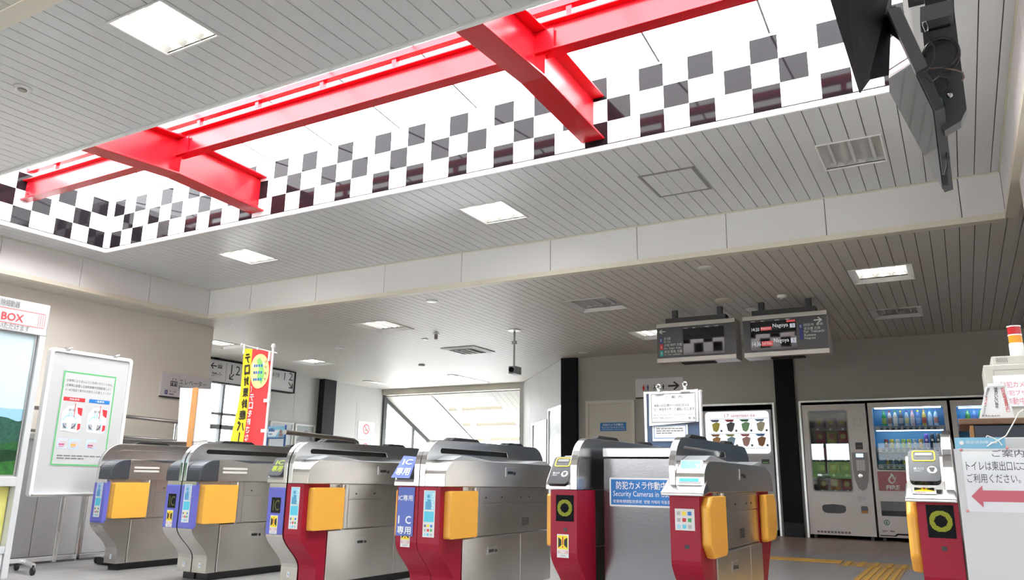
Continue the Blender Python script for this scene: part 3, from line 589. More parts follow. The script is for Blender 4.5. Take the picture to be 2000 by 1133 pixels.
# ================================================================== TICKET GATES
YG = 3.85                       # front plane of the gate row
led = glow('led_yellow_green', (0.55, 0.60, 0.02), 0.26)
def gate(x, label, sides, length=1.55):
    """x: centre seam. sides: {+1 or -1: dict(style=..., face=..., front=...)}"""
    t = thing('ticket_gate', label, 'ticket gate', (x, YG, 0), 'row of ticket gates')
    Y = lambda y: YG+y
    finp = [(0.0, 0.69), (0.0, 0.79)]+[(0.17-0.17*math.cos(a), 0.79+0.178*math.sin(a)) for a in [math.pi/2*k/10 for k in range(1, 11)]]+[(0.5, 0.972), (length-0.20, 0.972)]
    finp += [(length-0.18+0.17*math.sin(a), 0.80+0.172*math.cos(a)) for a in [math.pi/2*k/8 for k in range(9)]]+[(length, 0.69)]
    slot = [(0.17, 0.887), (0.985, 0.887), (0.965, 0.918), (0.17, 0.918), (0.158, 0.911), (0.155, 0.902), (0.158, 0.893)]
    open_sides = len(sides) == 2
    for s, c in sides.items():
        X = lambda a: x+s*a
        red = c['style'] == 'red'
        P = lambda a, b, d: (X(d), Y(a), b)
        seam = c.get('seam', 0.006)
        # fin
        mb = MB(); mb.prism(finp, [list(reversed(slot))] if c.get('slot', True) else [], P, seam, 0.040); mb.build('fin', steel2, t, bevel=0.003)
        mb = MB(); mb.prism([(0.02, 0.70), (0.02, 0.80), (0.08, 0.92), (0.2, 0.955), (length-0.2, 0.955), (length-0.03, 0.85), (length-0.03, 0.70)], [], P, 0.0, 0.012); mb.build('fin_core', blackm if open_sides else steel2, t)
        for y0, y1 in ((0.28, 0.62), (0.98, 1.22)):
            mb = MB(); mb.prism([(y0, 0.9725), (y1, 0.9725), (y1-0.04, 0.99), (y0+0.04, 0.99)], [], P, 0.004, 0.036); mb.build('sensor_cap', black, t, bevel=0.003)
        # hood over the mechanism
        hw = 0.185
        hood = [(0.0, 0.69), (0.0, 0.745)]+[(0.13-0.13*math.cos(a), 0.745+0.098*math.sin(a)) for a in [math.pi/2*k/8 for k in range(1, 9)]]+[(0.35, 0.846), (length-0.22, 0.842), (length-0.08, 0.80), (length-0.03, 0.74), (length-0.03, 0.69)]
        if c['front'] in ('reader', 'lettered', 'papered'): hood = [(0.0, 0.69), (0.0, 0.712), (0.006, 0.73), (0.085, 0.834), (0.105, 0.843)]+[q_ for q_ in hood if q_[0] > 0.13]
        if c.get('lift'): hood = [(a_, b_+c['lift']*min(1, max(0, (b_-0.70)/0.03))) for a_, b_ in hood]
        dk = c['front'] in ('dark', 'reader', 'lettered', 'papered')
        y_from = 0.165 if c['front'] == 'dark' else 0.0
        if c['front'] == 'dark':
            hp = [(0.165, 0.69), (0.165, 0.844)]+[p for p in hood if p[0] > 0.17 or p[0] == 0.165]
            mb = MB(); mb.prism(hp, [], P, 0.040, hw-0.003); mb.build('hood', steel, t, bevel=0.004)
            fp = [p for p in hood if p[0] <= 0.131]+[(0.164, 0.845), (0.164, 0.69)]
            mb = MB(); mb.prism(fp, [], P, 0.040, hw); mb.build('front_cover', dplast, t, bevel=0.008, seg=3, label='dark plastic rounded front cover')
            mb = MB(); mb.prism([(0.3, 0.845), (length-0.4, 0.843), (length-0.6, 0.838), (0.45, 0.825)], [], P, 0.05, hw+0.001); mb.build('top_tray', dplast, t)
            for z in (0.755, 0.782):
                mb = MB(); mb.prism(rrect(0.20, z-0.008, 0.43, z+0.008, 0.007), [], P, hw-0.004, hw-0.001); mb.build('vent_slot', mat('vent_light', (0.62, 0.6, 0.56), 0.4), t)
        else:
            mb = MB(); mb.prism(hood, [], P, 0.040, hw); mb.build('hood', steel, t, bevel=0.012, seg=3)
            mb = MB(); mb.prism([(0.10, 0.846), (0.20, 0.873), (0.30, 0.872), (0.55, 0.850), (length-0.5, 0.848), (length-0.32, 0.87), (length-0.22, 0.868), (length-0.1, 0.82), (length-0.12, 0.80), (0.2, 0.80)], [], P, 0.041, hw-0.02); mb.build('top_tray', mat('tray_grey', (0.27, 0.28, 0.29), 0.35), t, bevel=0.004)
            if s > 0:
                mb = MB(); mb.box(X(hw), Y(0.70), 0.755, X(hw+0.004), Y(0.84), 0.815); lk = mb.build('lock', steel2, t, bevel=0.003)
                mb = MB(); mb.box(X(hw+0.004), Y(0.725), 0.772, X(hw+0.006), Y(0.79), 0.79); mb.lathe((X(hw+0.004), Y(0.815), 0.777), [(0.012, 0), (0.01, s*0.004)], 12, 'x'); sub(mb, 'key_slot', black, lk)
        # body: post with the S shaped front
        prof = [(0.0, 0.688), (0.0, 0.37)]+[(0.16*(3*q*q-2*q**3), 0.37-0.22*q) for q in [k/10 for k in range(1, 11)]]+[(0.16, 0.052), (0.24, 0.052), (0.24, 0.688)]
        mpost = gred if red else steel
        mb = MB(); mb.prism(prof, [], P, seam, 0.155 if not c.get('thin') else 0.12); mb.build('front_post', mpost, t, bevel=0.004, label='red painted front post' if red else None)
        if not red:
            mb = MB(); mb.prism([(-0.004, 0.655), (-0.004, 0.375), (0.003, 0.36), (0.02, 0.36), (0.02, 0.685), (0.012, 0.685)], [], P, seam+0.002, 0.156); mb.build('face_panel', gblue, t, bevel=0.002, label='blue upper face panel')
            mb = MB(); mb.prism([(0.0, 0.655), (0.0, 0.375), (0.03, 0.375), (0.03, 0.675)], [], P, 0.150, 0.1575); mb.build('face_return', gblue, t)
        # side panels
        z = 0.69; xe = 0.150; lo_y = 0.24
        rear = length-0.15 if not c.get('rear_pad') else length-0.36
        mb = MB(); mb.box(X(seam), Y(0.241), 0.39, X(xe-0.012), Y(rear), 0.688); mb.box(X(xe-0.012), Y(0.36), 0.392, X(xe), Y(0.438), 0.687); mb.build('side_core', steel, t)
        mb = MB(); mb.box(X(xe-0.02), Y(0.442), 0.588, X(xe), Y(rear), 0.686); mb.build('side_panel', steel, t, bevel=0.002)
        mb = MB(); mb.box(X(xe-0.02), Y(0.442), 0.392, X(xe), Y(rear), 0.583); mb.build('side_panel', steel, t, bevel=0.002)
        if s > 0:
            mb = MB()
            for a in (0.52, 0.72, 0.98, 1.10):
                if a < rear-0.1: mb.lathe((X(xe), Y(a), 0.623), [(0.006, 0), (0.005, s*0.003)], 10, 'x')
            mb.build('screw', black, t)
            mb = MB()
            for i in range(6):
                for j in range(3): mb.box(X(xe), Y(1.0+j*0.034-(0.2 if rear < 1.3 else 0)), 0.435+i*0.009, X(xe+0.001), Y(1.026+j*0.034-(0.2 if rear < 1.3 else 0)), 0.4395+i*0.009)
            mb.build('speaker_grille', blackm, t)
        cut = min(0.95, rear-0.3)
        mb = MB(); mb.box(X(seam), Y(lo_y+0.002), 0.052, X(0.15), Y(rear), 0.386); mb.build('lower_core', steel, t)
        for a, b in ((lo_y+0.004, cut), (cut+0.004, rear)):
            mb = MB(); mb.box(X(0.15), Y(a), 0.055, X(0.166), Y(b), 0.385); mb.build('lower_panel', steel, t, bevel=0.003)
        if s > 0:
            mb = MB(); mb.box(X(0.166), Y(0.52), 0.275, X(0.170), Y(0.64), 0.33); lk = mb.build('lock', steel2, t, bevel=0.003)
            mb = MB(); mb.box(X(0.170), Y(0.54), 0.29, X(0.172), Y(0.595), 0.308); mb.lathe((X(0.170), Y(0.62), 0.297), [(0.011, 0), (0.009, s*0.004)], 12, 'x'); sub(mb, 'key_slot', black, lk)
        mb = MB(); mb.box(X(0.012), Y(0.20), 0.0, X(0.13), Y(rear-0.05), 0.051); mb.build('plinth', black, t)
        # flap pad and hinge
        def pad(y0, y1, z0, z1, octo, name='flap_pad'):
            if octo: pts = [(y0, z0+0.07), (y0, z1-0.05), (y0+0.05, z1), (y1, z1), (y1, z0+0.02), (y1-0.03, z0), (y0+0.08, z0)]
            else: pts = rrect(y0, z0, y1, z1, 0.014)
            mb = MB(); mb.prism(pts, [], P, 0.152, 0.200); mb.build(name, padm, t, bevel=0.016, seg=3, label='yellow padded flap')
        if not c.get('nopad'):
            if c.get('octo'): pad(0.015, 0.345, 0.375, 0.672, True)
            else: pad(0.045, 0.345, 0.395, 0.665, False)
            mb = MB(); mb.tube([(X(0.163), Y(0.372), 0.388), (X(0.163), Y(0.372), 0.683)], 0.014, 12); mb.lathe((X(0.163), Y(0.372), 0.655), [(0.017, 0), (0.017, 0.03)], 12); mb.build('hinge', steel2, t)
        if c.get('rear_pad'):
            R = length-0.02
            mb = MB(); mb.prism([(rear+0.002, 0.688), (rear+0.002, 0.052), (R-0.16, 0.052), (R-0.16, 0.15), (R, 0.36), (R, 0.688)], [], P, seam, 0.150); mb.build('rear_post', gred, t, bevel=0.004)
            mb = MB(); mb.prism([(rear+0.03, 0.385), (rear+0.26, 0.385), (R-0.01, 0.46), (R-0.01, 0.62), (R-0.05, 0.67), (rear+0.03, 0.67)], [], P, 0.152, 0.200); mb.build('flap_pad', padm, t, bevel=0.016, seg=3, label='yellow padded flap')
        # ------- things on the face
        f = FY(YG-0.0045) if not red else FY(YG)
        xa, xb = sorted((X(seam+0.006), X(0.15)))
        card = c.get('card')
        if card == 'stripe':          # tall card sticker
            u0, u1 = xa+0.032, xb-0.028 
            m = MB(); f.rect(m, u0, 0.405, u1, 0.668, 0.001); st = m.build('card_sticker', paper, t)
            m = MB(); f.rect(m, u0+0.006, 0.558, u1-0.006, 0.664, 0.0015); sub(m, 'logo_field', pcyan if red else mat('pale_blue_ink', (0.36, 0.5, 0.72), 0.5), st)
            m = MB(); f.rect(m, u0+0.006, 0.490, u1-0.006, 0.549, 0.0015); sub(m, 'colour_field', cyan, st)
            m = MB(); cx = u0+(u1-u0)*0.42; f.disc(m, cx, 0.634, 0.011, 0.002); f.poly(m, [(cx-0.02, 0.560), (cx+0.022, 0.560), (cx+0.022, 0.595), (cx+0.014, 0.618), (cx-0.012, 0.618), (cx-0.005, 0.606), (cx-0.02, 0.604)], 0.002); sub(m, 'figure_logo', mat('steel_blue_ink', (0.09, 0.33, 0.55), 0.5), st)
            m = MB(); f.text(m, 'PiTaPa', u1-0.026, 0.562, u1-0.008, 0.652, 0.002, rot=-90); sub(m, 'lettering', wink, st)
            for cc, (ia, ib) in ((gink, (0, 2)), (yink, (1, 2)), (bink, (2, 2)), (lgink, (0, 1)), (rink, (1, 1)), (greenink, (2, 1)), (pcyan, (0, 0)), (cyan, (1, 0)), (lgink, (2, 0))):
                m = MB(); w_ = (u1-u0-0.016)/3; f.rect(m, u0+0.009+ia*w_, 0.413+ib*0.024, u0+0.006+ia*w_+w_*0.8, 0.427+ib*0.024, 0.002); sub(m, 'card_logo', cc, st)
        if c.get('screen') == 'ic':
            u = (xa+xb)/2; m = MB(); f.box(m, u-0.038, 0.50, u+0.042, 0.598, 0.0, 0.003); so = m.build('display', glass_k, t); m = MB(); f.text(m, 'IC', u-0.02, 0.515, u+0.036, 0.583, 0.0045); sub(m, 'lettering', glow('led_dim', (0.30, 0.32, 0.02), 0.10), so)
        if c.get('screen') == 'ring':
            u = (xa+xb)/2-0.008*s; m = MB(); f.box(m, u-0.052, 0.528, u+0.052, 0.662, 0.0, 0.003); so = m.build('display', glass_k, t, bevel=0.0015)
            m = MB()
            for i in range(-13, 14):
                for j in range(-13, 14):
                    r = math.hypot(i, j)
                    if 7.2 < r < 13: f.rect(m, u+i*0.0034-0.00115, 0.596+j*0.0034-0.00115, u+i*0.0034+0.00115, 0.596+j*0.0034+0.00115, 0.004)
            sub(m, 'lit_ring', led, so)
            m = MB(); f.box(m, u-0.008, 0.478, u+0.012, 0.495, 0.0, 0.0015); m.build('sensor_window', black, t)
        wz = {'ic': (0.368, 0.485), 'ring': (0.345, 0.462)}.get(c.get('warn', c.get('screen')))
        if c.get('warn_z'): wz = c['warn_z']
        if wz:
            u = (xa+xb)/2-0.004; m = MB(); f.rect(m, u-0.034, wz[0], u+0.034, wz[1], 0.0012); st = m.build('warning_sticker', paper, t)
            h = wz[1]-wz[0]; yb = wz[0]+h*0.36; m = MB(); f.rect(m, u-0.030, yb, u+0.030, wz[1]-0.006, 0.0018); sub(m, 'yellow_field', yink, st)
            m = MB(); 
            for q in (-1, 1): f.poly(m, [(u+q*0.026, yb+0.006), (u+q*0.026, wz[1]-0.016), (u+q*0.018, wz[1]-0.02), (u+q*0.008, wz[1]-0.028), (u+q*0.008, yb+0.02), (u+q*0.018, yb+0.012)], 0.0024)
            sub(m, 'gate_pictogram', ink, st)
            m = MB(); f.text(m, '扉にご注意', u-0.030, wz[0]+h*0.17, u+0.030, wz[0]+h*0.31, 0.0018); f.rect(m, u-0.003, yb+0.022, u+0.003, wz[1]-0.012, 0.003); f.disc(m, u, yb+0.012, 0.0045, 0.003, 10); sub(m, 'red_print', rink, st)
            m = MB(); f.text(m, 'CAUTION', u-0.016, wz[0]+h*0.05, u+0.016, wz[0]+h*0.12, 0.0018); sub(m, 'small_print', gink, st)
        if c.get('num'):
            fn_ = FY(YG+0.16); u = X(0.085); m = MB(); fn_.rect(m, u-0.012, 0.085, u+0.012, 0.12, 0.001); st = m.build('number_sticker', paper, t); m = MB(); fn_.text(m, c['num'], u-0.006, 0.092, u+0.006, 0.113, 0.0018); sub(m, 'lettering', bink, st)
        # ------- things on the hood front
        if c['front'] in ('reader',):
            u0, u1 = sorted((X(0.045), X(0.18))); cz_ = 0.775
            lf = c.get('lift', 0); a = Vector((0, YG-0.002, 0.712+lf*1.3)); b = Vector((0, YG+0.105, 0.858+lf)); fr = Fr((u0, a.y-0.006, a.z), (1, 0, 0), b-a); W_, H_ = u1-u0, (b-a).length
            m = MB(); m.prism(rrect(0.006, 0.0, W_-0.006, H_, 0.02), [], lambda p, q, d: fr.pt(p, q, d), -0.03, 0.012); rd = m.build('card_reader', mat('reader_black', (0.02, 0.021, 0.024), 0.22), t, bevel=0.006)
            m = MB(); m.prism(rrect(0.022, H_*0.62, W_-0.022, H_*0.95, 0.012), [list(reversed(rrect(0.027, H_*0.62+0.005, W_-0.027, H_*0.95-0.005, 0.009)))], lambda p, q, d: fr.pt(p, q, d), 0.012, 0.0145); sub(m, 'touch_outline', yink, rd)
            m = MB(); fr.box(m, 0.034, H_*0.80, W_-0.034, H_*0.90, 0.012, 0.0138); sub(m, 'window_strip', mat('slot_grey', (0.2, 0.19, 0.18), 0.15), rd)
            m = MB(); fr.text(m, '投入口', 0.026, H_*0.36, 0.064, H_*0.43, 0.0125); fr.text(m, 'Check in', 0.027, H_*0.30, 0.055, H_*0.335, 0.0125); fr.disc(m, W_-0.038, H_*0.36, 0.019, 0.0124, 24); sub(m, 'lettering', wink, rd)
            m = MB(); fr.poly(m, [(W_-0.049, H_*0.36+0.012), (W_-0.027, H_*0.36+0.012), (W_-0.027, H_*0.36+0.004), (W_-0.033, H_*0.36-0.012), (W_-0.043, H_*0.36-0.012), (W_-0.049, H_*0.36+0.004)], 0.0135); sub(m, 'hand_pictogram', black, rd)
        if c['front'] in ('lettered', 'papered'):
            u0, u1 = sorted((X(0.05), X(0.178))); a = Vector((0, YG+0.004, 0.735)); b = Vector((0, YG+0.075, 0.852)); fr = Fr((u0, a.y-0.012, a.z), (1, 0, 0), b-a); W_, H_ = u1-u0, (b-a).length
            m = MB(); m.prism(rrect(0, 0, W_, H_, 0.018), [], lambda p, q, d: fr.pt(p, q, d), -0.04, 0.008); rd = m.build('display_hood', dplast, t, bevel=0.005)
            if c['front'] == 'lettered':
                m = MB(); fr.text(m, '専用', 0.018, 0.03, W_-0.018, 0.075, 0.0088, bold=0.03); fr.text(m, 'IC', 0.03, 0.083, W_-0.03, 0.115, 0.0088, bold=0.03); sub(m, 'lettering', glow('green_yellow_lit', (0.62, 0.8, 0.02), 0.3), rd)
            else:
                m = MB(); ps = [fr.pt(-0.016, -0.005, 0.014), fr.pt(W_-0.005, -0.008, 0.014), fr.pt(W_-0.012, H_+0.004, 0.013), fr.pt(0.012, H_+0.012, 0.013)]; m.slab(ps, 0.001); pp = m.build('paper_notice', mat('notice_blue', (0.10, 0.15, 0.48), 0.5), t, label='blue paper notice with white letters')
                m = MB(); fr.text(m, '専用', 0.004, 0.012, W_-0.022, 0.062, 0.0155, bold=0.02); fr.text(m, 'IC', 0.03, 0.085, W_-0.03, 0.12, 0.0155, bold=0.02); sub(m, 'lettering', wink, pp)
        if c.get('bigpaper'):
            u0, u1 = X(0.148), X(0.028); m = MB(); m.slab([(u0-0.004, YG-0.006, 0.405), (u1, YG-0.006, 0.405), (u1+0.004, YG-0.006, 0.683), (u0+0.004, YG-0.006, 0.683)], 0.001); pp = m.build('paper_notice', mat('notice_blue', (0.10, 0.15, 0.48), 0.5), t, label='blue paper notice with white letters')
            fp = FY(YG-0.006); m = MB(); fp.text(m, 'IC専用', u0+0.006, 0.605, u1-0.008, 0.638, 0.0015, bold=0.01); fp.text(m, 'I', u0+0.008, 0.475, u0+0.024, 0.518, 0.0015, bold=0.02, keep=True); fp.text(m, 'C', u1-0.055, 0.475, u1-0.016, 0.518, 0.0015, bold=0.02, keep=True); fp.text(m, '専用', u0+0.008, 0.416, u1-0.014, 0.46, 0.0015, bold=0.02); sub(m, 'lettering', wink, pp)
        if c.get('tray'):
            u0, u1 = sorted((X(c.get('tray_in', -0.02)), X(0.195))); m = MB(); yb = 0.05
            m.hexa([(u0, Y(-0.06), 0.672), (u1, Y(-0.06), 0.672), (u1, Y(yb), 0.69), (u0, Y(yb), 0.69)], [(u0, Y(-0.06), 0.690), (u1, Y(-0.06), 0.690), (u1-0.01, Y(yb), 0.755), (u0+0.004, Y(yb), 0.755)]); m.build('front_ledge', steel2, t, bevel=0.006)
            if c.get('chin'):
                cv = Fr((u0, YG-0.060, 0.690), (1, 0, 0), Vector((0, 0.108, 0.064))); w_ = u1-u0
                m = MB(); cv.box(m, 0.03, 0.028, w_-0.075, 0.088, 0.0015, 0.004); st = m.build('warning_sticker', paper, t, label='small yellow and black warning sticker')
                m = MB(); cv.rect(m, 0.036, 0.045, w_-0.081, 0.083, 0.0046); sub(m, 'yellow_field', yink, st); mc = (w_-0.045)/2
                for q in (-1, 1): m = MB(); cv.poly(m, [(mc+q*0.038, 0.050), (mc+q*0.038, 0.078), (mc+q*0.028, 0.074), (mc+q*0.010, 0.067), (mc+q*0.010, 0.061), (mc+q*0.028, 0.054)], 0.0052); sub(m, 'gate_pictogram', ink, st)
                m = MB(); cv.poly(m, [(mc-0.006, 0.078), (mc+0.006, 0.078), (mc, 0.055)], 0.0056); cv.lines(m, 0.04, 0.031, w_-0.085, 0.042, 1, 0.5, 0.0046, 4); sub(m, 'red_print', rink, st)
        if c.get('hoodcard'):
            u0, u1 = sorted((X(0.055), X(0.165))); a = Vector((0, YG+0.002, 0.735)); b = Vector((0, YG+0.06, 0.845)); fr = Fr((u0, a.y-0.006, a.z), (1, 0, 0), b-a); W_, H_ = u1-u0, (b-a).length
            m = MB(); m.slab([fr.pt(0, 0, 0.004), fr.pt(W_, 0, 0.004), fr.pt(W_, H_, 0.004), fr.pt(0, H_, 0.004)], 0.02); st = m.build('card_sticker', paper, t)
            m = MB(); fr.rect(m, 0.006, H_*0.5, W_-0.008, H_*0.97, 0.0055); sub(m, 'logo_field', pcyan, st); m = MB(); fr.rect(m, 0.006, 0.006, W_-0.008, H_*0.45, 0.0055); sub(m, 'colour_field', cyan, st)
            m = MB(); fr.text(m, 'Pa', W_-0.035, H_*0.52, W_-0.012, H_*0.8, 0.006, rot=-90); sub(m, 'lettering', wink, st)
        if c.get('grid'):
            u0, u1 = xa+0.02, xb-0.02; m = MB(); f.rect(m, u0, 0.51, u1, 0.612, 0.001); st = m.build('card_sticker', paper, t)
            for cc, (ia, ib) in ((lgink, (0, 2)), (yink, (1, 2)), (bink, (2, 2)), (lgink, (0, 1)), (rink, (1, 1)), (greenink, (2, 1)), (pcyan, (0, 0)), (cyan, (1, 0)), (lgink, (2, 0))):
                m = MB(); w_ = (u1-u0-0.016)/3; f.rect(m, u0+0.010+ia*w_, 0.519+ib*0.031, u0+0.006+ia*w_+w_*0.8, 0.537+ib*0.031, 0.002); sub(m, 'card_logo', cc, st)
            m = MB(); f.box(m, (xa+xb)/2-0.004, 0.425, (xa+xb)/2+0.018, 0.443, 0, 0.0015); m.build('sensor_window', black, t)
    return t
blueR = dict(style='steel', front='dark', card='stripe')
redR = dict(style='red', front='steel', card='stripe')
gate(-5.955, 'leftmost ticket gate, steel with a blue face, beside the whiteboard', {1: dict(blueR, num='5')})
gate(-4.925, 'steel ticket gate with two blue faces numbered 5 and 4, in front of the banner', {-1: dict(style='steel', front='dark', screen='ic', num='5'), 1: dict(blueR, num='4')})
gate(-3.885, 'ticket gate with a blue left face and a red right face, green lit letters', {-1: dict(style='steel', front='lettered', screen='ic', num='4'), 1: dict(redR)})
gate(-2.815, 'red-faced ticket gate with blue paper notices taped on it', {-1: dict(style='red', front='papered', bigpaper=True, warn_z=(0.343, 0.46), seam=0.002), 1: dict(redR, seam=0.002)})
gate(-1.787, 'narrow red ticket gate with a black card reader, left of the steel cabinet', {-1: dict(style='red', front='reader', screen='ring', slot=False, seam=0.001)})
gate(-1.29, 'red ticket gate with eight-sided pads, right of the steel cabinet', {1: dict(style='red', front='steel', hoodcard=True, tray=True, grid=True, octo=True, rear_pad=True)}, length=1.62)
gate(-0.035, 'rightmost red ticket gate with a card reader, beside the staff counter', {-1: dict(style='red', front='reader', screen='ring', slot=False, seam=0.001, tray=True, tray_in=0.0, octo=True, warn='none', lift=0.03, chin=True)})
# ================================================================== LEFT SIDE
# first-aid cabinet (defibrillator box)
AX, AY0, AY1, AZ = -5.96, 2.15, 3.30, 1.975
t = thing('aed_cabinet', 'tall white defibrillator cabinet with a mountain landscape panel, at the left edge', 'cabinet', (AX-0.2, (AY0+AY1)/2, 0))
cw = mat('cabinet_white', (0.58, 0.59, 0.60), 0.3)
mb = MB(); mb.box(AX-0.45, AY0, 0.1, AX-0.10, AY1-0.02, AZ); mb.box(AX-0.10, AY0, 1.74, AX, AY1, AZ); mb.box(AX-0.12, AY1-0.045, 0, AX, AY1, 1.74); mb.box(AX-0.45, AY1-0.05, 0, AX-0.12, AY1, 1.74); mb.box(AX-0.10, AY0, 0.632, AX+0.004, AY1-0.045, 0.70); mb.box(AX-0.10, AY0, 0.17, AX-0.004, AY1-0.045, 0.22)
mb.build('body', cw, t, bevel=0.004)
mb = MB(); mb.box(AX-0.10, AY0, 0.01, AX-0.012, AY1-0.05, 0.168); mb.build('lower_panel', mat('panel_white', (0.66, 0.66, 0.65), 0.35), t, bevel=0.003)
f = FX(AX-0.03); ys, ye, zb, zt = AY0, AY1-0.05, 0.70, 1.74
mb = MB(); mb.box(AX-0.05, ys, zb, AX-0.03, ye, zt)
pic = mb.build('landscape_panel', glow('picture_sky', (0.80, 0.93, 0.97), 0.75) if False else mat('picture_sky', (0.60, 0.74, 0.79), 0.3), t, label='mountain and forest picture panel')
def hills(base, amp, seed, lo):
    random.seed(seed); ph = [random.uniform(0, 6) for _ in range(5)]; out = []
    for k in range(41):
        a = ys+(ye-ys)*k/40; h = base+amp*((k/40)*0.9+0.25*math.sin(a*6+ph[0])+0.12*math.sin(a*14+ph[1])+0.05*math.sin(a*33+ph[2])); out.append((a, h))
    return [(ye, lo), (ys, lo)]+out
for i, (b, am, c, d, nm, vs) in enumerate(((1.10, 0.08, (0.30, 0.55, 0.70), 0.001, 'far_hills', 5), (1.01, 0.05, (0.17, 0.36, 0.50), 0.0015, 'blue_hills', 5), (0.95, 0.27, (0.025, 0.10, 0.07), 0.002, 'green_hill', 40), (0.90, 0.07, (0.02, 0.11, 0.03), 0.0025, 'forest', 30), (0.84, 0.04, (0.008, 0.045, 0.016), 0.003, 'dark_forest', 34), (0.765, 0.04, (0.03, 0.15, 0.03), 0.0035, 'near_trees', 26))):
    mb = MB(); f.poly(mb, hills(b, am, i+3, zb+0.001), d); m = mat('picture_'+nm, c, 0.35, var=0.0 if i < 2 else 0.85, vscale=vs)
    sub(mb, nm, m, pic)
mb = MB(); f2 = FX(AX-0.03); f2.frame(mb, ys-0.02, zb, ye, zt, 0.012, 0.006); mb.build('panel_rim', alum, t)
random.seed(7)
f = FX(AX); mb = MB()
def atext(mb, s_, xl, xr, xm, yb_, yt_, bold=0.0): f.text(mb, s_, f.at(xl, 620)[0], f.at(xm, yb_)[1], f.at(xr, 620)[0], f.at(xm, yt_)[1], bold=bold)
atext(mb, '除細動器', -3, 35, 35, 602, 589); atext(mb, 'いただけます', -1, 61, 60, 650, 638); mb.build('lettering', gink, t)
sred = mat('sign_red', (0.80, 0.06, 0.08), 0.5)
mb = MB(); atext(mb, 'BOX', 2.5, 46, 2.5, 623, 608, 0.02); mb.build('red_lettering', sred, t)
z1_, z2_ = f.at(90, 616)[1], f.at(87, 643)[1]; y_ = f.at(89, 620)[0]
for zz in (z1_, z2_): mb = MB(); f.rect(mb, AY0, zz, y_, zz+0.004); mb.build('red_rule', sred, t)
for k in range(4): mb = MB(); q = f.at(75+k*4.2, 625)[0]; f.rect(mb, q, z2_+0.01, q+0.003, z1_-0.006); mb.build('red_stripe', sred, t)
f = FX(AX-0.10); mb = MB(); f.box(mb, AY0, 0.222, AY1-0.05, 0.628, 0.0, 0.03); po = mb.build('instruction_poster', mat('poster_yellow', (0.80, 0.76, 0.22), 0.5), t, label='pale yellow first-aid steps poster')
f = FX(AX-0.07); mb = MB(); f.text(mb, '処置の流れ', 2.95, 0.545, 3.17, 0.580, bold=0.01); sub(mb, 'title', bink, po)
mb = MB()
for a, b, ra, rb in ((3.05, 0.50, 0.16, 0.035), (2.98, 0.29, 0.2, 0.06), (2.95, 0.385, 0.12, 0.04)): f.disc(mb, a, b, ra, 0.001, 24, rb)
sub(mb, 'pale_band', mat('poster_pale', (0.85, 0.83, 0.66), 0.5), po)
mb = MB()
for a, b in ((3.07, 0.495), (3.05, 0.35), (2.97, 0.30), (3.12, 0.37), (3.13, 0.445)): f.disc(mb, a, b, 0.016, 0.002)
sub(mb, 'red_dot', rink, po)
mb = MB()
for k in range(7): a, b = 3.0+0.028*k, 0.505-0.045*k+0.02*(k % 2); f.poly(mb, [(a, b), (a+0.03, b), (a+0.035, b+0.012), (a+0.02, b+0.03), (a+0.006, b+0.028)], 0.002); f.disc(mb, a+0.016, b+0.036, 0.009, 0.002)
sub(mb, 'figure_drawing', mat('figure_blue', (0.20, 0.40, 0.60), 0.5), po)
mb = MB()
for k in range(6): f.lines(mb, 3.06 if k % 2 else 2.93, 0.47-0.042*k, 3.13 if k % 2 else 3.0, 0.49-0.042*k, 2, 0.4, 0.0016, 3)
f.lines(mb, 3.07, 0.235, 3.19, 0.265, 2, 0.5); sub(mb, 'small_print', gink, po)
# wheeled whiteboard with a poster
WX = -6.2
t = thing('whiteboard', 'white wheeled notice board with a green-bordered train ventilation poster', 'notice board', (WX, 3.82, 0))
y0, y1, z0, z1 = 3.50, 4.185, 0.565, 1.685
f = FX(WX); mb = MB(); mb.prism(rrect(y0, z0, y1, z1, 0.02), [], lambda a, b, d: (WX-0.03+d, a, b), 0, 0.03); mb.build('board', mat('board_white', (0.50, 0.50, 0.50), 0.4), t)
mb = MB(); mb.prism(rrect(y0-0.015, z0-0.015, y1+0.015, z1+0.015, 0.03), [list(reversed(rrect(y0+0.012, z0+0.012, y1-0.012, z1-0.012, 0.015)))], lambda a, b, d: (WX-0.035+d, a, b), 0, 0.05); mb.build('frame', wplast, t, bevel=0.004)
mb = MB(); mb.box(WX-0.01, y0+0.0, z0-0.006, WX+0.05, y1, z0+0.008); mb.build('tray', alum, t, bevel=0.003)
for y in (3.62, 4.03):
    mb = MB(); mb.box(WX-0.01, y-0.02, z1+0.005, WX+0.02, y+0.012, z1+0.03); mb.tube([(WX+0.02, y, z1+0.018), (WX+0.03, y+0.025, z1+0.03)], 0.006, 8); mb.build('clip', alum, t)
for y in (3.77, 3.955):
    mb = MB(); mb.box(WX-0.035, y-0.015, 0.06, WX-0.005, y+0.015, z0-0.014); mb.build('leg', chrome, t, bevel=0.003)
mb = MB(); mb.box(WX-0.06, 3.35, 0.07, WX-0.03, 4.5, 0.10)
for y in (3.6, 4.25): mb.tube([(WX-0.2, y, 0.07), (WX+0.19, y-0.1, 0.07)], 0.016, 10)
mb.build('base_frame', alum, t)
for x, y in ((WX-0.2, 3.6), (WX+0.19, 3.5), (WX-0.2, 4.25), (WX+0.19, 4.15)):
    mb = MB(); mb.lathe((x, y-0.012, 0.027), [(0.02, 0), (0.027, 0.004), (0.027, 0.02), (0.02, 0.024)], 16, 'y'); mb.tube([(x, y, 0.04), (x, y, 0.07)], 0.008, 8); mb.build('caster', black, t)
p = thing('ventilation_poster', 'green-bordered poster about train ventilation pinned on the whiteboard', 'poster', (WX+0.002, 3.84, 1.1))
pa, pb, qa, qb = 3.615, 4.075, 0.785, 1.535
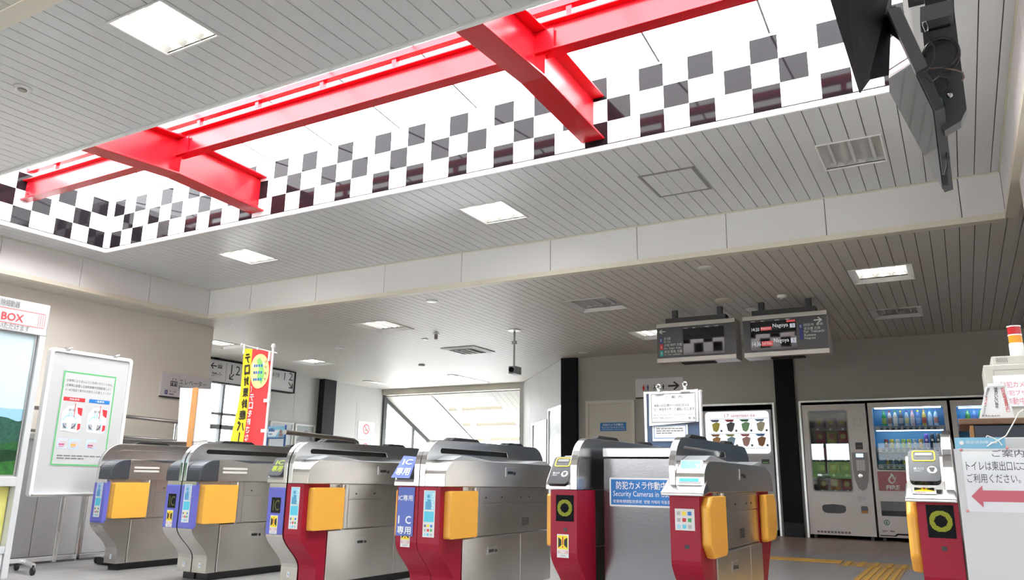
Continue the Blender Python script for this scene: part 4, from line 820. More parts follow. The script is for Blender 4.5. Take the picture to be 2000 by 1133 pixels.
mb = MB(); f.box(mb, pa, qa, pb, qb, 0.001, 0.003); sheet = mb.build('sheet', mat('poster_paper', (0.52, 0.52, 0.52), 0.45), p)
g = FX(WX+0.003); mb = MB(); g.frame(mb, pa+0.004, qa+0.004, pb-0.004, qb-0.004, 0.011); mb.build('border', mat('border_green', (0.10, 0.45, 0.16), 0.5), p)
mb = MB(); 
for k, s_ in enumerate(('お客様により安心してご利用いただくために', '全車両に設置した換気装置や空調装置により', '5～8分程度で車内の空気を入れ替えています')): g.text(mb, s_, pa+0.035, 1.448-0.038*k, pb-0.035, 1.470-0.038*k)
g.lines(mb, pa+0.045, 0.835, pb-0.04, 0.875, 2, 0.45); mb.build('print', gink, p)
for a0, c, s_ in ((pa+0.03, rink, '特急車両'), (pa+0.245, bink, '一般車両')):
    mb = MB(); g.rect(mb, a0, 1.295, a0+0.18, 1.325, 0.0012); h = mb.build('heading_bar', c, p); mb = MB(); g.text(mb, s_, a0+0.05, 1.302, a0+0.13, 1.319, 0.002); sub(mb, 'heading', wink, h)
    cxx = a0+0.085; mb = MB(); g.poly(mb, [(cxx-0.075, 1.06), (cxx+0.06, 1.05), (cxx+0.085, 1.07), (cxx+0.085, 1.25), (cxx+0.02, 1.262), (cxx-0.04, 1.255), (cxx-0.078, 1.20)], 0.0012); d_ = mb.build('carriage_drawing', mat('drawing_grey', (0.66, 0.67, 0.69), 0.5), p)
    mb = MB(); g.poly(mb, [(cxx+0.06, 1.065), (cxx+0.084, 1.08), (cxx+0.084, 1.12), (cxx+0.06, 1.12)], 0.002); g.poly(mb, [(cxx+0.05, 1.2), (cxx+0.084, 1.18), (cxx+0.084, 1.245), (cxx+0.04, 1.25)], 0.002); g.rect(mb, cxx+0.018, 1.17, cxx+0.023, 1.28, 0.0024); sub(mb, 'red_detail', rink, d_)
    mb = MB()
    for k in range(14):
        if k % 4 == 3: continue
        t0, t1 = math.radians(100+k*24), math.radians(100+k*24+20)
        mb.face([g.pt(cxx-0.01+r*math.cos(q), 1.13+r*0.95*math.sin(q), 0.002) for r, q in ((0.052, t0), (0.06, t0), (0.06, t1), (0.052, t1))])
    g.rect(mb, cxx-0.022, 1.17, cxx-0.015, 1.21, 0.002); g.rect(mb, cxx-0.004, 1.17, cxx+0.003, 1.21, 0.002); sub(mb, 'air_flow', mat('flow_blue', (0.25, 0.6, 0.9), 0.5), d_)
    for q_, n_ in (((cxx-0.03, 1.215, cxx-0.006, 1.235), 'fan_drawing'), ((cxx+0.002, 1.215, cxx+0.026, 1.235), 'fan_drawing'), ((cxx-0.06, 1.075, cxx-0.03, 1.12), 'seat_drawing'), ((cxx+0.01, 1.075, cxx+0.045, 1.12), 'seat_drawing')): mb = MB(); g.rect(mb, *q_, 0.002); sub(mb, n_, mat('drawing_dark', (0.36, 0.37, 0.4), 0.5), d_)
for a, c1, c2, nm in ((pa+0.03, (0.55, 0.6, 0.7), (0.5, 0.1, 0.25), 0), (pa+0.125, (0.45, 0.6, 0.8), (0.85, 0.4, 0.08), 1), (pa+0.27, (0.5, 0.62, 0.75), (0.42, 0.1, 0.2), 2)):
    mb = MB(); g.rect(mb, a, 0.92, a+0.085, 1.0, 0.0012); ph = mb.build('train_photo', mat('photo_sky%d' % nm, c1, 0.4), p)
    mb = MB(); g.poly(mb, [(a+0.012, 0.93), (a+0.06, 0.93), (a+0.082, 0.945), (a+0.082, 0.98), (a+0.05, 0.985), (a+0.018, 0.975)], 0.002); sub(mb, 'train', mat('train_grey', (0.55, 0.5, 0.5), 0.5), ph)
    mb = MB(); g.rect(mb, a+0.014, 0.945, a+0.06, 0.958, 0.0026); g.rect(mb, a+0.02, 0.934, a+0.055, 0.939, 0.0026); sub(mb, 'train_stripe', mat('train_stripe%d' % nm, c2, 0.5), ph)
# partition beside the gates
t = thing('partition', 'low grey panelled partition with a steel top rail, behind the whiteboard', 'partition', (-6.74, 4.2, 0)); gp = mat('partition_grey', (0.46, 0.45, 0.45), 0.5)
for a, b in ((2.6, 3.2), (3.206, 3.86), (3.866, 4.30), (4.306, 4.62), (4.626, 5.25)):
    mb = MB(); mb.box(-6.76, a, 0.06, -6.72, b, 1.0)
    for zz in (0.2, 0.86): mb.lathe((-6.72, b-0.04, zz), [(0.006, 0), (0.006, 0.003)], 8, 'x'); mb.lathe((-6.72, a+0.04, zz), [(0.006, 0), (0.006, 0.003)], 8, 'x')
    mb.build('panel', gp, t)
mb = MB(); mb.box(-6.78, 2.6, 1.0, -6.70, 5.25, 1.05); mb.build('top_rail', steel2, t, bevel=0.01)
mb = MB(); mb.box(-6.765, 2.6, 0, -6.715, 5.25, 0.06); mb.build('kick_rail', mat('kick_dark', (0.10, 0.10, 0.10), 0.6), t)
# wall handrail
t = thing('wall_handrail', 'steel handrail on posts along the beige left wall', 'handrail', (-9.0, 5.8, 0))
mb = MB(); mb.tube([(-9.02, 4.4, 1.44), (-9.02, 6.0, 1.425), (-9.02, 7.2, 1.395)], 0.026, 12); mb.build('rail', chrome, t)
mb = MB(); mb.tube([(-9.02, 4.4, 1.19), (-9.02, 7.2, 1.16)], 0.02, 10); mb.build('lower_rail', chrome, t)
for y in (4.7, 5.75, 6.85):
    mb = MB(); mb.tube([(-9.02, y, 0), (-9.02, y, 1.4)], 0.022, 10); mb.build('post', chrome, t)
# back of a paper notice on a wooden stick
PY = 5.5; t = thing('paper_placard', 'white paper placard seen from behind on a brown wooden stick', 'placard', (-6.94, PY, 0))
mb = MB(); mb.slab([(-7.19, PY, 1.05), (-6.70, PY, 1.08), (-6.71, PY, 1.60), (-7.235, PY, 1.638)], 0.004); mb.build('sheet', paper, t)
mb = MB(); mb.slab([(-7.16, PY+0.006, 1.0), (-6.72, PY+0.006, 1.02), (-6.72, PY+0.006, 1.2), (-7.17, PY+0.006, 1.2)], 0.003); mb.build('lower_sheet', paper, t)
mb = MB(); mb.box(-7.0, PY-0.028, 0, -6.935, PY-0.004, 1.625); mb.build('stick', wood, t, bevel=0.003)
mb = MB(); mb.box(-7.15, PY-0.2, 0, -6.8, PY+0.2, 0.03); mb.build('foot', wood, t)
# banner
BY = 6.0; t = thing('banner_flag', 'tall yellow and red banner with mirrored lettering on a white pole', 'banner', (-6.425, BY, 0))
def cloth(a, z, d=0.0): return (a, BY+0.018*math.sin(a*14+z*2.2)+0.012*math.sin(z*5)-d, z)
def bl(z): return -6.885-0.05*(2.09-z)        # left edge leans a little
def bm_(z): return -6.715-0.045*(2.09-z)
def br_(z): return -6.445
def strip(mb, L, R, z0, z1, d=0.0, nz=24, nx=6):
    v = []; 
    for j in range(nz+1):
        z = z0+(z1-z0)*j/nz
        for i in range(nx+1):
            a = L(z)+(R(z)-L(z))*i/nx; v.append(cloth(a, z+(0.065*(-6.445-a)/0.45), d))
    mb.mesh(v, [(j*(nx+1)+i, j*(nx+1)+i+1, (j+1)*(nx+1)+i+1, (j+1)*(nx+1)+i) for j in range(nz) for i in range(nx)], True)
mb = MB(); strip(mb, bl, bm_, 0.55, 2.055); mb.build('yellow_cloth', mat('banner_yellow', (0.92, 0.78, 0.03), 0.6), t, auto=False)
mb = MB(); strip(mb, bm_, br_, 0.55, 2.055); mb.build('red_cloth', mat('banner_red', (0.80, 0.045, 0.05), 0.6), t, auto=False)
def btext(mb, s_, a0, z0, a1, z1, bold=0.0):
    v, f_ = glyphs(s_); x0 = min(p[0] for p in v); x1 = max(p[0] for p in v); yy0 = min(p[1] for p in v); yy1 = max(p[1] for p in v); sx = (a1-a0)/max(x1-x0, 0.25 if s_ in 'ー|' else 1e-6); sy = (z1-z0)/max(yy1-yy0, 1e-6)
    for n_, (e, g) in enumerate(((0, 0),) if not bold else ((-1, 0), (1, 0), (0, 1), (0, -1))): mb.mesh([cloth(a1-(p[0]-x0)*sx+e*bold*sx, z0+(p[1]-yy0)*sy+g*bold*sy, 0.006+0.0003*n_) for p in v], f_)
mb = MB(); z = 2.05
for ch in 'テロ対策鈴鹿パ': 
    btext(mb, ch, bl(z)+0.045, z-0.105, bm_(z)-0.025, z-0.005, 0.03); z -= 0.123
zz = z; mb.mesh([cloth(a, b, 0.006) for a, b in ((bl(zz)+0.09, zz-0.11), (bl(zz)+0.105, zz-0.11), (bl(zz)+0.105, zz), (bl(zz)+0.09, zz))], [(0, 1, 2, 3)])
z -= 0.128; btext(mb, 'ト', bl(z)+0.045, z-0.105, bm_(z)-0.025, z-0.005, 0.03)
mb.build('black_lettering', ink, t)
mb = MB(); z = 1.685; mb.mesh([cloth(a, b, 0.006) for a, b in ((bm_(z)+0.035, z-0.07), (bm_(z)+0.05, z-0.035), (bm_(z)+0.038, z), (bm_(z)+0.03, z), (bm_(z)+0.04, z-0.035), (bm_(z)+0.025, z-0.07))], [(0, 1, 4, 5), (1, 2, 3, 4)])
z = 1.595
for ch in 'テロを許さない': btext(mb, ch, bm_(z)+0.02, z-0.07, bm_(z)+0.095, z, 0.025); z -= 0.086
mb.build('white_lettering', wink, t)
mb = MB(); rv = [cloth(-6.60, 1.845, 0.006)]; rf = []
for j in range(1, 6): rv += [cloth(-6.60+0.125*j/5*math.cos(q), 1.845+0.19*j/5*math.sin(q), 0.006) for q in [2*math.pi*k/32 for k in range(32)]]
rf = [(0, 1+k, 1+(k+1) % 32) for k in range(32)]+[(1+j*32+k, 1+(j+1)*32+k, 1+(j+1)*32+(k+1) % 32, 1+j*32+(k+1) % 32) for j in range(4) for k in range(32)]
mb.mesh(rv, rf); dd_ = mb.build('emblem_disc', mat('emblem_yellow', (0.90, 0.70, 0.30), 0.6), t)
for col, pts in (((0.25, 0.6, 0.15), [(-6.64, 1.96), (-6.60, 2.0), (-6.56, 1.93), (-6.53, 1.80), (-6.56, 1.70), (-6.62, 1.78), (-6.60, 1.88)]), ((0.86, 0.80, 0.70), [(-6.69, 1.93), (-6.55, 1.95), (-6.53, 1.91), (-6.69, 1.89)])):
    mb = MB(); mb.mesh([cloth(a, b, 0.009) for a, b in pts], [tuple(range(len(pts)))]); sub(mb, 'emblem_patch', mat('emblem_%d' % int(col[0]*100), col, 0.6), dd_)
mb = MB()
for k in range(3):
    for j in range(4): q_ = [(-6.67+0.03*j, 1.89-0.075*k), (-6.65+0.03*j, 1.89-0.075*k), (-6.65+0.03*j, 1.92-0.075*k), (-6.67+0.03*j, 1.92-0.075*k)]; mb.mesh([cloth(x_, y_, 0.010) for x_, y_ in q_], [(0, 1, 2, 3)])
sub(mb, 'emblem_lettering', bink, dd_)
mb = MB()
for k, s_ in enumerate('らテます'): btext(mb, s_, -6.54, 1.935-0.065*k, -6.505, 1.965-0.065*k, 0.01)
sub(mb, 'emblem_side_lettering', ink, dd_)
mb = MB(); mb.tube([(-6.425, BY, 0.04), (-6.425, BY, 2.09)], 0.014, 12); mb.lathe((-6.425, BY, 2.085), [(0.012, 0), (0.024, 0.012), (0.026, 0.03), (0.018, 0.05), (0.006, 0.056)], 14); mb.lathe((-6.425, BY, 1.52), [(0.018, 0), (0.018, 0.08)], 12); mb.build('pole', wplast, t)
mb = MB(); mb.tube([(-6.36, BY, 2.03), (-6.425, BY, 2.045), (-6.93, BY, 2.165)], 0.006, 8); mb.lathe((-6.93, BY, 2.15), [(0.01, 0), (0.014, 0.015), (0.008, 0.03)], 10); mb.build('cross_bar', wplast, t)
for a, z in ((-6.875, 2.135), (-6.66, 2.085), (-6.47, 2.03), (-6.44, 1.52), (-6.44, 1.2)):
    mb = MB()
    if z > 1.6: mb.box(a-0.012, BY-0.012, z-0.08, a+0.012, BY+0.008, z+0.03)
    else: mb.box(a-0.05, BY-0.012, z-0.018, a+0.03, BY+0.016, z+0.018)
    mb.build('loop', wplast, t)
mb = MB(); mb.lathe((-6.425, BY, 0), [(0.2, 0), (0.2, 0.03), (0.03, 0.05)], 20); mb.build('base', wplast, t)
# guide rail behind the gates
p0, p1 = at(556, 844, 'z', 1.12), at(660, 856, 'z', 1.12); dv = p1-p0
t = thing('guide_rail', 'dark steel guide rail behind the gates, between banner and strip of sky', 'handrail', (p1.x, p1.y, 0))
q0, q1 = Vector(p0), at(690, 860, 'z', 1.12)
mb = MB(); mb.tube([q0, p1, q1, q1+Vector((0, 0.06, -0.02)), q1+Vector((0.01, 0.09, -0.10)), q1+Vector((0.01, 0.09, -1.12))], 0.022, 12); mb.tube([p1, p1-Vector((0, 0, 1.12))], 0.018, 10); mb.build('rail', mat('rail_bronze', (0.30, 0.27, 0.24), 0.25, 1.0), t)
# leaflet rack
RY = 6.6; t = thing('leaflet_rack', 'blue wire leaflet rack with a blue advert, right of the banner', 'leaflet rack', (-6.72, RY, 0))
a, b = at(521, 872, 'y', RY), at(555, 872, 'y', RY); zt = at(540, 831, 'y', RY).z; zm = at(540, 856, 'y', RY).z
blue_f = mat('rack_blue', (0.03, 0.12, 0.36), 0.4)
mb = MB()
for x in (a.x, b.x): mb.tube([(x, RY, 0), (x, RY, zt)], 0.012, 8); mb.tube([(x, RY-0.2, 0), (x, RY, zm-0.2)], 0.01, 8)
for z in (zm, zm-0.12, zm-0.3, 0.5): mb.tube([(a.x, RY-0.02, z), (b.x, RY-0.02, z)], 0.008, 8)
mb.build('frame', blue_f, t)
f = FY(RY-0.015); mb = MB(); f.box(mb, a.x+0.012, zm+0.01, b.x-0.012, zt-0.01, -0.006, 0); ad = mb.build('advert', mat('advert_blue', (0.22, 0.55, 0.78), 0.4), t)
w_, h_ = b.x-a.x, zt-zm
mb = MB(); f.poly(mb, [(a.x+0.02, zm+0.02), (a.x+w_*0.5, zm+0.02), (a.x+w_*0.75, zt-0.05), (a.x+0.02, zm+h_*0.55)], 0.001); sub(mb, 'advert_panel', mat('advert_pale', (0.7, 0.82, 0.9), 0.4), ad)
mb = MB(); f.lines(mb, a.x+0.03, zt-0.07, a.x+w_*0.6, zt-0.03, 1, 0.8, words=4); f.lines(mb, a.x+0.03, zm+0.03, a.x+w_*0.45, zm+0.10, 2, 0.4); sub(mb, 'print', mat('advert_dark', (0.05, 0.16, 0.45), 0.5), ad)
mb = MB(); f.disc(mb, a.x+w_*0.8, zm+h_*0.5, 0.022, 0.002); f.poly(mb, [(a.x+w_*0.68, zm+0.015), (a.x+w_*0.94, zm+0.015), (a.x+w_*0.9, zm+h_*0.36), (a.x+w_*0.72, zm+h_*0.36)], 0.002); sub(mb, 'portrait', mat('portrait_tone', (0.30, 0.22, 0.22), 0.5), ad)
# signs on and by the left walls
def lift_icon(mb, f, a, b, s):
    f.frame(mb, a, b, a+s, b+s*0.62, s*0.09, 0.002)
    f.rect(mb, a+s*0.46, b, a+s*0.54, b+s*0.62, 0.002)
    for q in (0.16, 0.62): f.disc(mb, a+s*(q+0.11), b+s*0.46, s*0.07, 0.002, 10); f.rect(mb, a+s*q, b+s*0.08, a+s*(q+0.22), b+s*0.38, 0.002)
    for q, d in ((0.2, 1), (0.6, -1)):
        y = b+s*0.70; f.rect(mb, a+s*(q+0.07), y, a+s*(q+0.13), y+s*0.28, 0.002); yy = y+s*0.28 if d > 0 else y; f.poly(mb, [(a+s*q, yy-d*s*0.12), (a+s*(q+0.1), yy), (a+s*(q+0.2), yy-d*s*0.12)], 0.002)
sgn = mat('sign_pale', (0.60, 0.59, 0.61), 0.4)
t = thing('elevator_sign', 'pale elevator sign on the beige wall, above the paper placard', 'sign', (XW, 7.06, 1.9)); f = FX(XW+0.03)
mb = MB(); f.box(mb, 6.665, 1.745, 7.47, 2.06, -0.03, 0); mb.build('plate', sgn, t, bevel=0.003)
mb = MB(); f.box(mb, 6.665, 1.728, 7.47, 1.744, -0.03, 0.004); mb.build('dark_edge', ink, t)
mb = MB(); lift_icon(mb, f, 6.80, 1.885, 0.11); f.text(mb, 'エレベーター', 6.94, 1.925, 7.38, 1.995); f.text(mb, 'Elevator', 6.94, 1.862, 7.22, 1.905); f.rect(mb, 6.70, 1.838, 7.44, 1.840); f.text(mb, '津  方面', 6.80, 1.802, 6.90, 1.825); f.text(mb, '大阪  神戸', 7.04, 1.802, 7.22, 1.825); f.lines(mb, 6.80, 1.77, 6.92, 1.785, 1, 0.8); f.lines(mb, 7.04, 1.77, 7.2, 1.785, 1, 0.8); mb.build('lettering', ink, t)
mb = MB(); f.frame(mb, 6.765, 1.87, 6.935, 2.03, 0.004); mb.build('icon_border', lgink, t)
for y, c, s_ in ((6.73, mat('navy_ink', (0.03, 0.04, 0.22), 0.5), 'E'), (6.97, rink, 'A')):
    mb = MB(); f.rect(mb, y, 1.77, y+0.045, 1.825); l_ = mb.build('line_tag', c, t); mb = MB(); f.text(mb, s_, y+0.014, 1.785, y+0.032, 1.81, 0.002); sub(mb, 'lettering', wink, l_)
HX = -11.55; a = at(395, 697, 'x', HX); b = at(577.4, 727, 'x', HX); c = at(574.9, 769, 'x', HX); zb_, zt_ = c.z, b.z; hy0, hy1 = 9.15, b.y
t = thing('platform_sign', 'long hanging platform sign behind the banner, numbered 1 2 with arrows', 'sign', (HX, (hy0+hy1)/2, ZL)); f = FX(HX)
mb = MB(); f.box(mb, hy0, zb_+0.02, hy1-0.02, zt_-0.02, -0.12, 0); mb.build('panel', mat('sign_panel', (0.66, 0.65, 0.66), 0.4), t)
mb = MB(); mb.box(HX-0.14, hy0, zt_-0.02, HX+0.02, hy1, zt_); mb.box(HX-0.14, hy0, zb_, HX+0.02, hy1, zb_+0.02); mb.box(HX-0.14, hy1-0.02, zb_, HX+0.02, hy1, zt_); mb.build('frame', frame_k, t)
for y in (9.5, 11.12): mb = MB(); mb.box(HX-0.08, y-0.03, zt_, HX-0.02, y+0.03, ZL); mb.build('hanger', frame_k, t)
mb = MB(); zc_ = (zt_+zb_)/2
def ft(s_, p, q, bold=0.0): u_, v_ = f.at(*p), f.at(*q); f.text(mb, s_, u_[0], min(u_[1], v_[1]), v_[0], max(u_[1], v_[1]), bold=bold, keep=len(s_) == 1)
ft('1', (450, 731), (455, 713)); ft('2', (462, 733), (468, 716)); ft('1', (554, 742), (558, 728)); ft('2', (565, 743), (571, 729)); ft('↙', (448, 741), (457, 731), 0.02); ft('↘', (563, 758), (571, 748), 0.02); ft('←', (413, 720), (422, 709), 0.02); ft('エレベーター', (413, 735), (434, 727)); ft('津 方面', (532, 735), (546, 729)); f.lines(mb, f.at(413, 740)[0], zc_-0.06, f.at(428, 740)[0], zc_-0.04, 1, 0.8)
u_ = f.at(425, 719); lift_icon(mb, f, u_[0], u_[1], 0.10); u_ = f.at(440, 740)[0]; f.rect(mb, u_, zb_+0.05, u_+0.006, zt_-0.05); mb.build('lettering', ink, t)
def picture_frame(f, a0, b0, a1, b1, label, m, extra=None, group=None):
    o = f.pt((a0+a1)/2, (b0+b1)/2); t = thing('framed_poster', label, 'framed poster', o, group)
    mb = MB(); f.box(mb, a0+0.02, b0+0.02, a1-0.02, b1-0.02, 0.0, 0.012); mb.build('sheet', m, t)
    mb = MB()
    for p in ((a0, b0, a1, b0+0.035), (a0, b1-0.035, a1, b1), (a0, b0+0.035, a0+0.035, b1-0.035), (a1-0.035, b0+0.035, a1, b1-0.035)): f.box(mb, *p, 0.0, 0.03)
    mb.build('frame', wplast if extra != 'alu' else alum, t); return t
f = FX(XC)
t = picture_frame(f, 11.29, 0.75, 11.92, 1.80, 'white-framed pale poster on the far left wall, nearer the banner', mat('poster_pale_blue', (0.62, 0.68, 0.72), 0.15))
t = picture_frame(f, 12.0-0.02, 0.75, 12.55, 1.79, 'white-framed poster with a grey mountain, beside the dark column', mat('poster_grey', (0.42, 0.46, 0.46), 0.15)); g = FX(XC+0.012)
mb = MB(); g.poly(mb, [(12.03, 1.45), (12.2, 1.62), (12.3, 1.68), (12.42, 1.6), (12.5, 1.5), (12.3, 1.42)], 0.001); mb.build('mountain_picture', mat('picture_slate', (0.20, 0.21, 0.22), 0.4), t)
for k, (zb2, zt2) in enumerate(((1.585, 1.985), (1.14, 1.55))):
    t = thing('no_smoking_sign', ('upper' if k == 0 else 'lower, half hidden')+' white no-smoking sign on the pale wall left of the gable window', 'sign', (XC, 14.23, zb2)); f = FX(XC)
    mb = MB(); f.box(mb, 13.95, zb2, 14.53, zt2, 0, 0.008); mb.build('plate', paper, t)
    g = FX(XC+0.008); mb = MB(); g.ring(mb, 14.24, zt2-0.17, 0.095, 0.115, 0.001); g.poly(mb, [(14.165, zt2-0.105), (14.178, zt2-0.092), (14.315, zt2-0.235), (14.302, zt2-0.248)], 0.0015); mb.build('red_ring', rink, t)
    mb = MB(); g.rect(mb, 14.18, zt2-0.20, 14.29, zt2-0.185, 0.001); g.rect(mb, 14.295, zt2-0.20, 14.305, zt2-0.14, 0.001); mb.build('cigarette_pictogram', gink, t)
# diagonal wall posters
fd = Fr(D1_, (D0-D1_), (0, 0, 1))
for (px0, py0, px1, py1), l in (((1042, 828, 1069, 905), 'smaller aluminium-framed poster on the slanting wall, left one'), ((1073, 800, 1099.5, 910), 'taller aluminium-framed poster beside the left black column')):
    a0, b1 = fd.at(px0, py0); a1, b0 = fd.at(px1, py1); t = picture_frame(fd, a0, b0, a1, b1, l, mat('poster_glossy', (0.55, 0.60, 0.64), 0.15), 'alu')
    mb = MB(); fd.poly(mb, [(a0+0.06, b0+0.1), (a1-0.06, b0+0.1), (a1-0.05, b0+(b1-b0)*0.45), (a0+(a1-a0)*0.6, b0+(b1-b0)*0.6), (a0+0.08, b0+(b1-b0)*0.4)], 0.0135); mb.build('picture', mat('poster_print', (0.38, 0.44, 0.46), 0.2), t)
# columns
def column(x0, y0, x1, y1, label, m=frame_k):
    t = thing('steel_column', label, 'column', ((x0+x1)/2, (y0+y1)/2, 0), 'black steel columns'); mb = MB(); mb.box(x0, y0, 0.2, x1, y1, ZL-0.002); mb.build('shaft', m, t, bevel=0.006); mb = MB(); mb.box(x0-0.001, y0-0.001, 0, x1+0.001, y1, 0.2); mb.build('base_sleeve', mat('sleeve_dark', (0.03, 0.031, 0.034), 0.6, spec=0.2), t); return t
column(-5.885, YB-0.09, -5.59, YB-0.001, 'black column at the corner of back wall and slanting wall')
column(-2.335, YB-0.06, -2.06, YB-0.001, 'black column between the ice cream machine and the snack machine')
column(XC+0.001, 12.6, XC+0.16, 12.98, 'dark column on the far left wall, beside the framed posters', mat('dark_grey_column', (0.02, 0.021, 0.025), 0.6, spec=0.2))

# low box behind the leftmost gate
b0_ = at(214, 1103, 'z', 0.0); t = thing('floor_box', 'small black box with a red lid on the floor behind the leftmost gate', 'box', b0_)
mb = MB(); mb.box(b0_.x-0.10, b0_.y-0.05, 0, b0_.x+0.10, b0_.y+0.12, 0.06); mb.build('case', black, t, bevel=0.006)
mb = MB(); mb.box(b0_.x-0.09, b0_.y-0.03, 0.061, b0_.x+0.09, b0_.y+0.11, 0.075); mb.build('lid', mat('lid_red', (0.5, 0.03, 0.02), 0.4), t)
mb = MB(); mb.box(b0_.x-0.03, b0_.y+0.05, 0.076, b0_.x+0.0, b0_.y+0.09, 0.20); mb.build('post', mat('post_brown', (0.16, 0.07, 0.04), 0.5), t)
# ================================================================== BACK WALL
f = FY(YB)
mb = MB(); mb.box(-5.40, YB-0.012, 0, -4.63, YB-0.001, 1.99); d = struct(mb.build('door_1', mat('door_cream', (0.56, 0.53, 0.46), 0.45)))
mb = MB()
for p in ((-5.45, 0, -5.40, 2.04), (-4.63, 0, -4.58, 2.04), (-5.40, 1.99, -4.63, 2.04)): mb.box(p[0], YB-0.03, p[1], p[2], YB-0.001, p[3])
sub(mb, 'door_frame', mat('door_frame_cream', (0.62, 0.59, 0.52), 0.4), d)
mb = MB(); mb.tube([(-4.72, YB-0.012, 1.0), (-4.72, YB-0.05, 1.0), (-4.82, YB-0.055, 1.0)], 0.01, 8); sub(mb, 'door_handle', chrome, d)
def security(name, f, a0, b0, a1, b1, label, border, loc):
    t = thing(name, label, 'sign', loc); h = b1-b0; w_ = a1-a0
    mb = MB(); f.prism_ = None; mb.prism(rrect(a0, b0, a1, b1, h*0.05), [], lambda p, q, d: f.pt(p, q, d), 0.0005, 0.003); mb.build('plate', wink if border else bink, t)
    if border: mb = MB(); f.rect(mb, a0+h*0.06, b0+h*0.06, a1-h*0.06, b1-h*0.06, 0.004); mb.build('blue_field', bink, t)
    mb = MB(); f.text(mb, '防犯カメラ作動中', a0+w_*0.11, b0+h*0.60, a1-w_*0.11, b0+h*0.87, 0.005, bold=0.01); f.text(mb, 'Security Cameras in Use', a0+w_*0.06, b0+h*0.30, a1-w_*0.06, b0+h*0.54, 0.005); f.text(mb, '安装有視頻監控系統  방범 카메라 작동중', a0+w_*0.06, b0+h*0.12, a1-w_*0.06, b0+h*0.24, 0.005); mb.build('lettering', wink, t); return t
security('security_sign', FY(YB-0.013), -5.19, 1.535, -4.73, 1.675, 'small blue security camera sign on the cream door', False, (-4.96, YB-0.013, 1.6))
t = thing('toilet_sign', 'pale toilet direction sign with a black arrow, on the back wall above the door', 'sign', (-4.15, YB, 2.2)); f = FY(YB-0.03)
mb = MB(); f.box(mb, -4.55, 2.07, -3.75, 2.37, -0.028, 0); mb.build('plate', sgn, t); mb = MB(); f.box(mb, -4.55, 2.052, -3.75, 2.069, -0.028, 0.003); mb.build('dark_edge', ink, t)
def person(mb, a, b, h, skirt=False):
    f.disc(mb, a, b+h*0.9, h*0.1, 0.002, 12)
    f.poly(mb, [(a-h*0.06, b), (a+h*0.06, b), (a+h*(0.2 if skirt else 0.13), b+h*0.4), (a+h*0.16, b+h*0.77), (a-h*0.16, b+h*0.77), (a-h*(0.2 if skirt else 0.13), b+h*0.4)], 0.002)
mb = MB(); person(mb, -4.41, 2.17, 0.10, True); mb.build('woman_pictogram', rink, t); mb = MB(); person(mb, -4.335, 2.17, 0.10); mb.build('man_pictogram', mat('navy_ink', (0.03, 0.04, 0.22), 0.5), t)
mb = MB(); f.rect(mb, -4.376, 2.165, -4.371, 2.275); f.ring(mb, -4.225, 2.195, 0.016, 0.022, 0.002, 16); f.disc(mb, -4.225, 2.26, 0.009, 0.002, 10); f.poly(mb, [(-4.235, 2.2), (-4.225, 2.25), (-4.215, 2.25), (-4.212, 2.215), (-4.195, 2.19), (-4.2, 2.185), (-4.22, 2.205)], 0.0022); person(mb, -4.075, 2.18, 0.09); f.text(mb, '→', -3.99, 2.17, -3.81, 2.30, bold=0.03); mb.build('black_pictogram', ink, t)
mb = MB(); f.frame(mb, -4.455, 2.15, -4.29, 2.29, 0.003); f.frame(mb, -4.265, 2.15, -4.03, 2.30, 0.003); mb.build('icon_border', lgink, t)
# ---- vending machines
def machine(label, x0, x1, z1, m=vend_m, kick=0.13, yf=YB+0.0):
    t = thing('vending_machine', label, 'vending machine', ((x0+x1)/2, yf+0.35, 0), 'vending machines in the back wall')
    return t, FY(yf)
def shell(t, x0, x1, z0, z1, win, yf, m=vend_m):      # carcass with a display recess
    mb = MB(); P = lambda a, b, d: (a, yf+d, b)
    mb.prism([(x0, z0), (x1, z0), (x1, z1), (x0, z1)], [list(reversed(rrect(*win, 0.03)))], P, 0.0, 0.05)
    mb.box(x0, yf+0.05, z0, x0+0.03, yf+0.7, z1); mb.box(x1-0.03, yf+0.05, z0, x1, yf+0.7, z1); mb.box(x0, yf+0.05, z1-0.03, x1, yf+0.7, z1); mb.box(x0, yf+0.05, z0, x1, yf+0.7, z0+0.03); mb.box(x0, yf+0.66, z0, x1, yf+0.7, z1)
    mb.build('body', m, t)
    for x in (x0+0.06, x1-0.06):
        mb = MB(); mb.box(x-0.02, yf+0.06, 0, x+0.02, yf+0.12, z0); mb.build('foot', black, t)
def pane_mat(name, refl_):
    m = bpy.data.materials.new(name); m.use_nodes = True; nt = m.node_tree; nt.nodes.remove(nt.nodes['Principled BSDF'])
    a = nt.nodes.new('ShaderNodeBsdfTransparent'); b = nt.nodes.new('ShaderNodeBsdfGlossy'); b.inputs['Roughness'].default_value = 0.01; b.inputs[0].default_value = (1, 1, 1, 1); a.inputs[0].default_value = (0.85, 0.88, 0.88, 1)
    x = nt.nodes.new('ShaderNodeMixShader'); x.inputs[0].default_value = refl_; nt.links.new(a.outputs[0], x.inputs[1]); nt.links.new(b.outputs[0], x.inputs[2]); nt.links.new(x.outputs[0], nt.nodes['Material Output'].inputs[0]); return m
vglass = pane_mat('vending_glass', 0.06); vglass2 = pane_mat('lit_case_glass', 0.012)
yf = YB
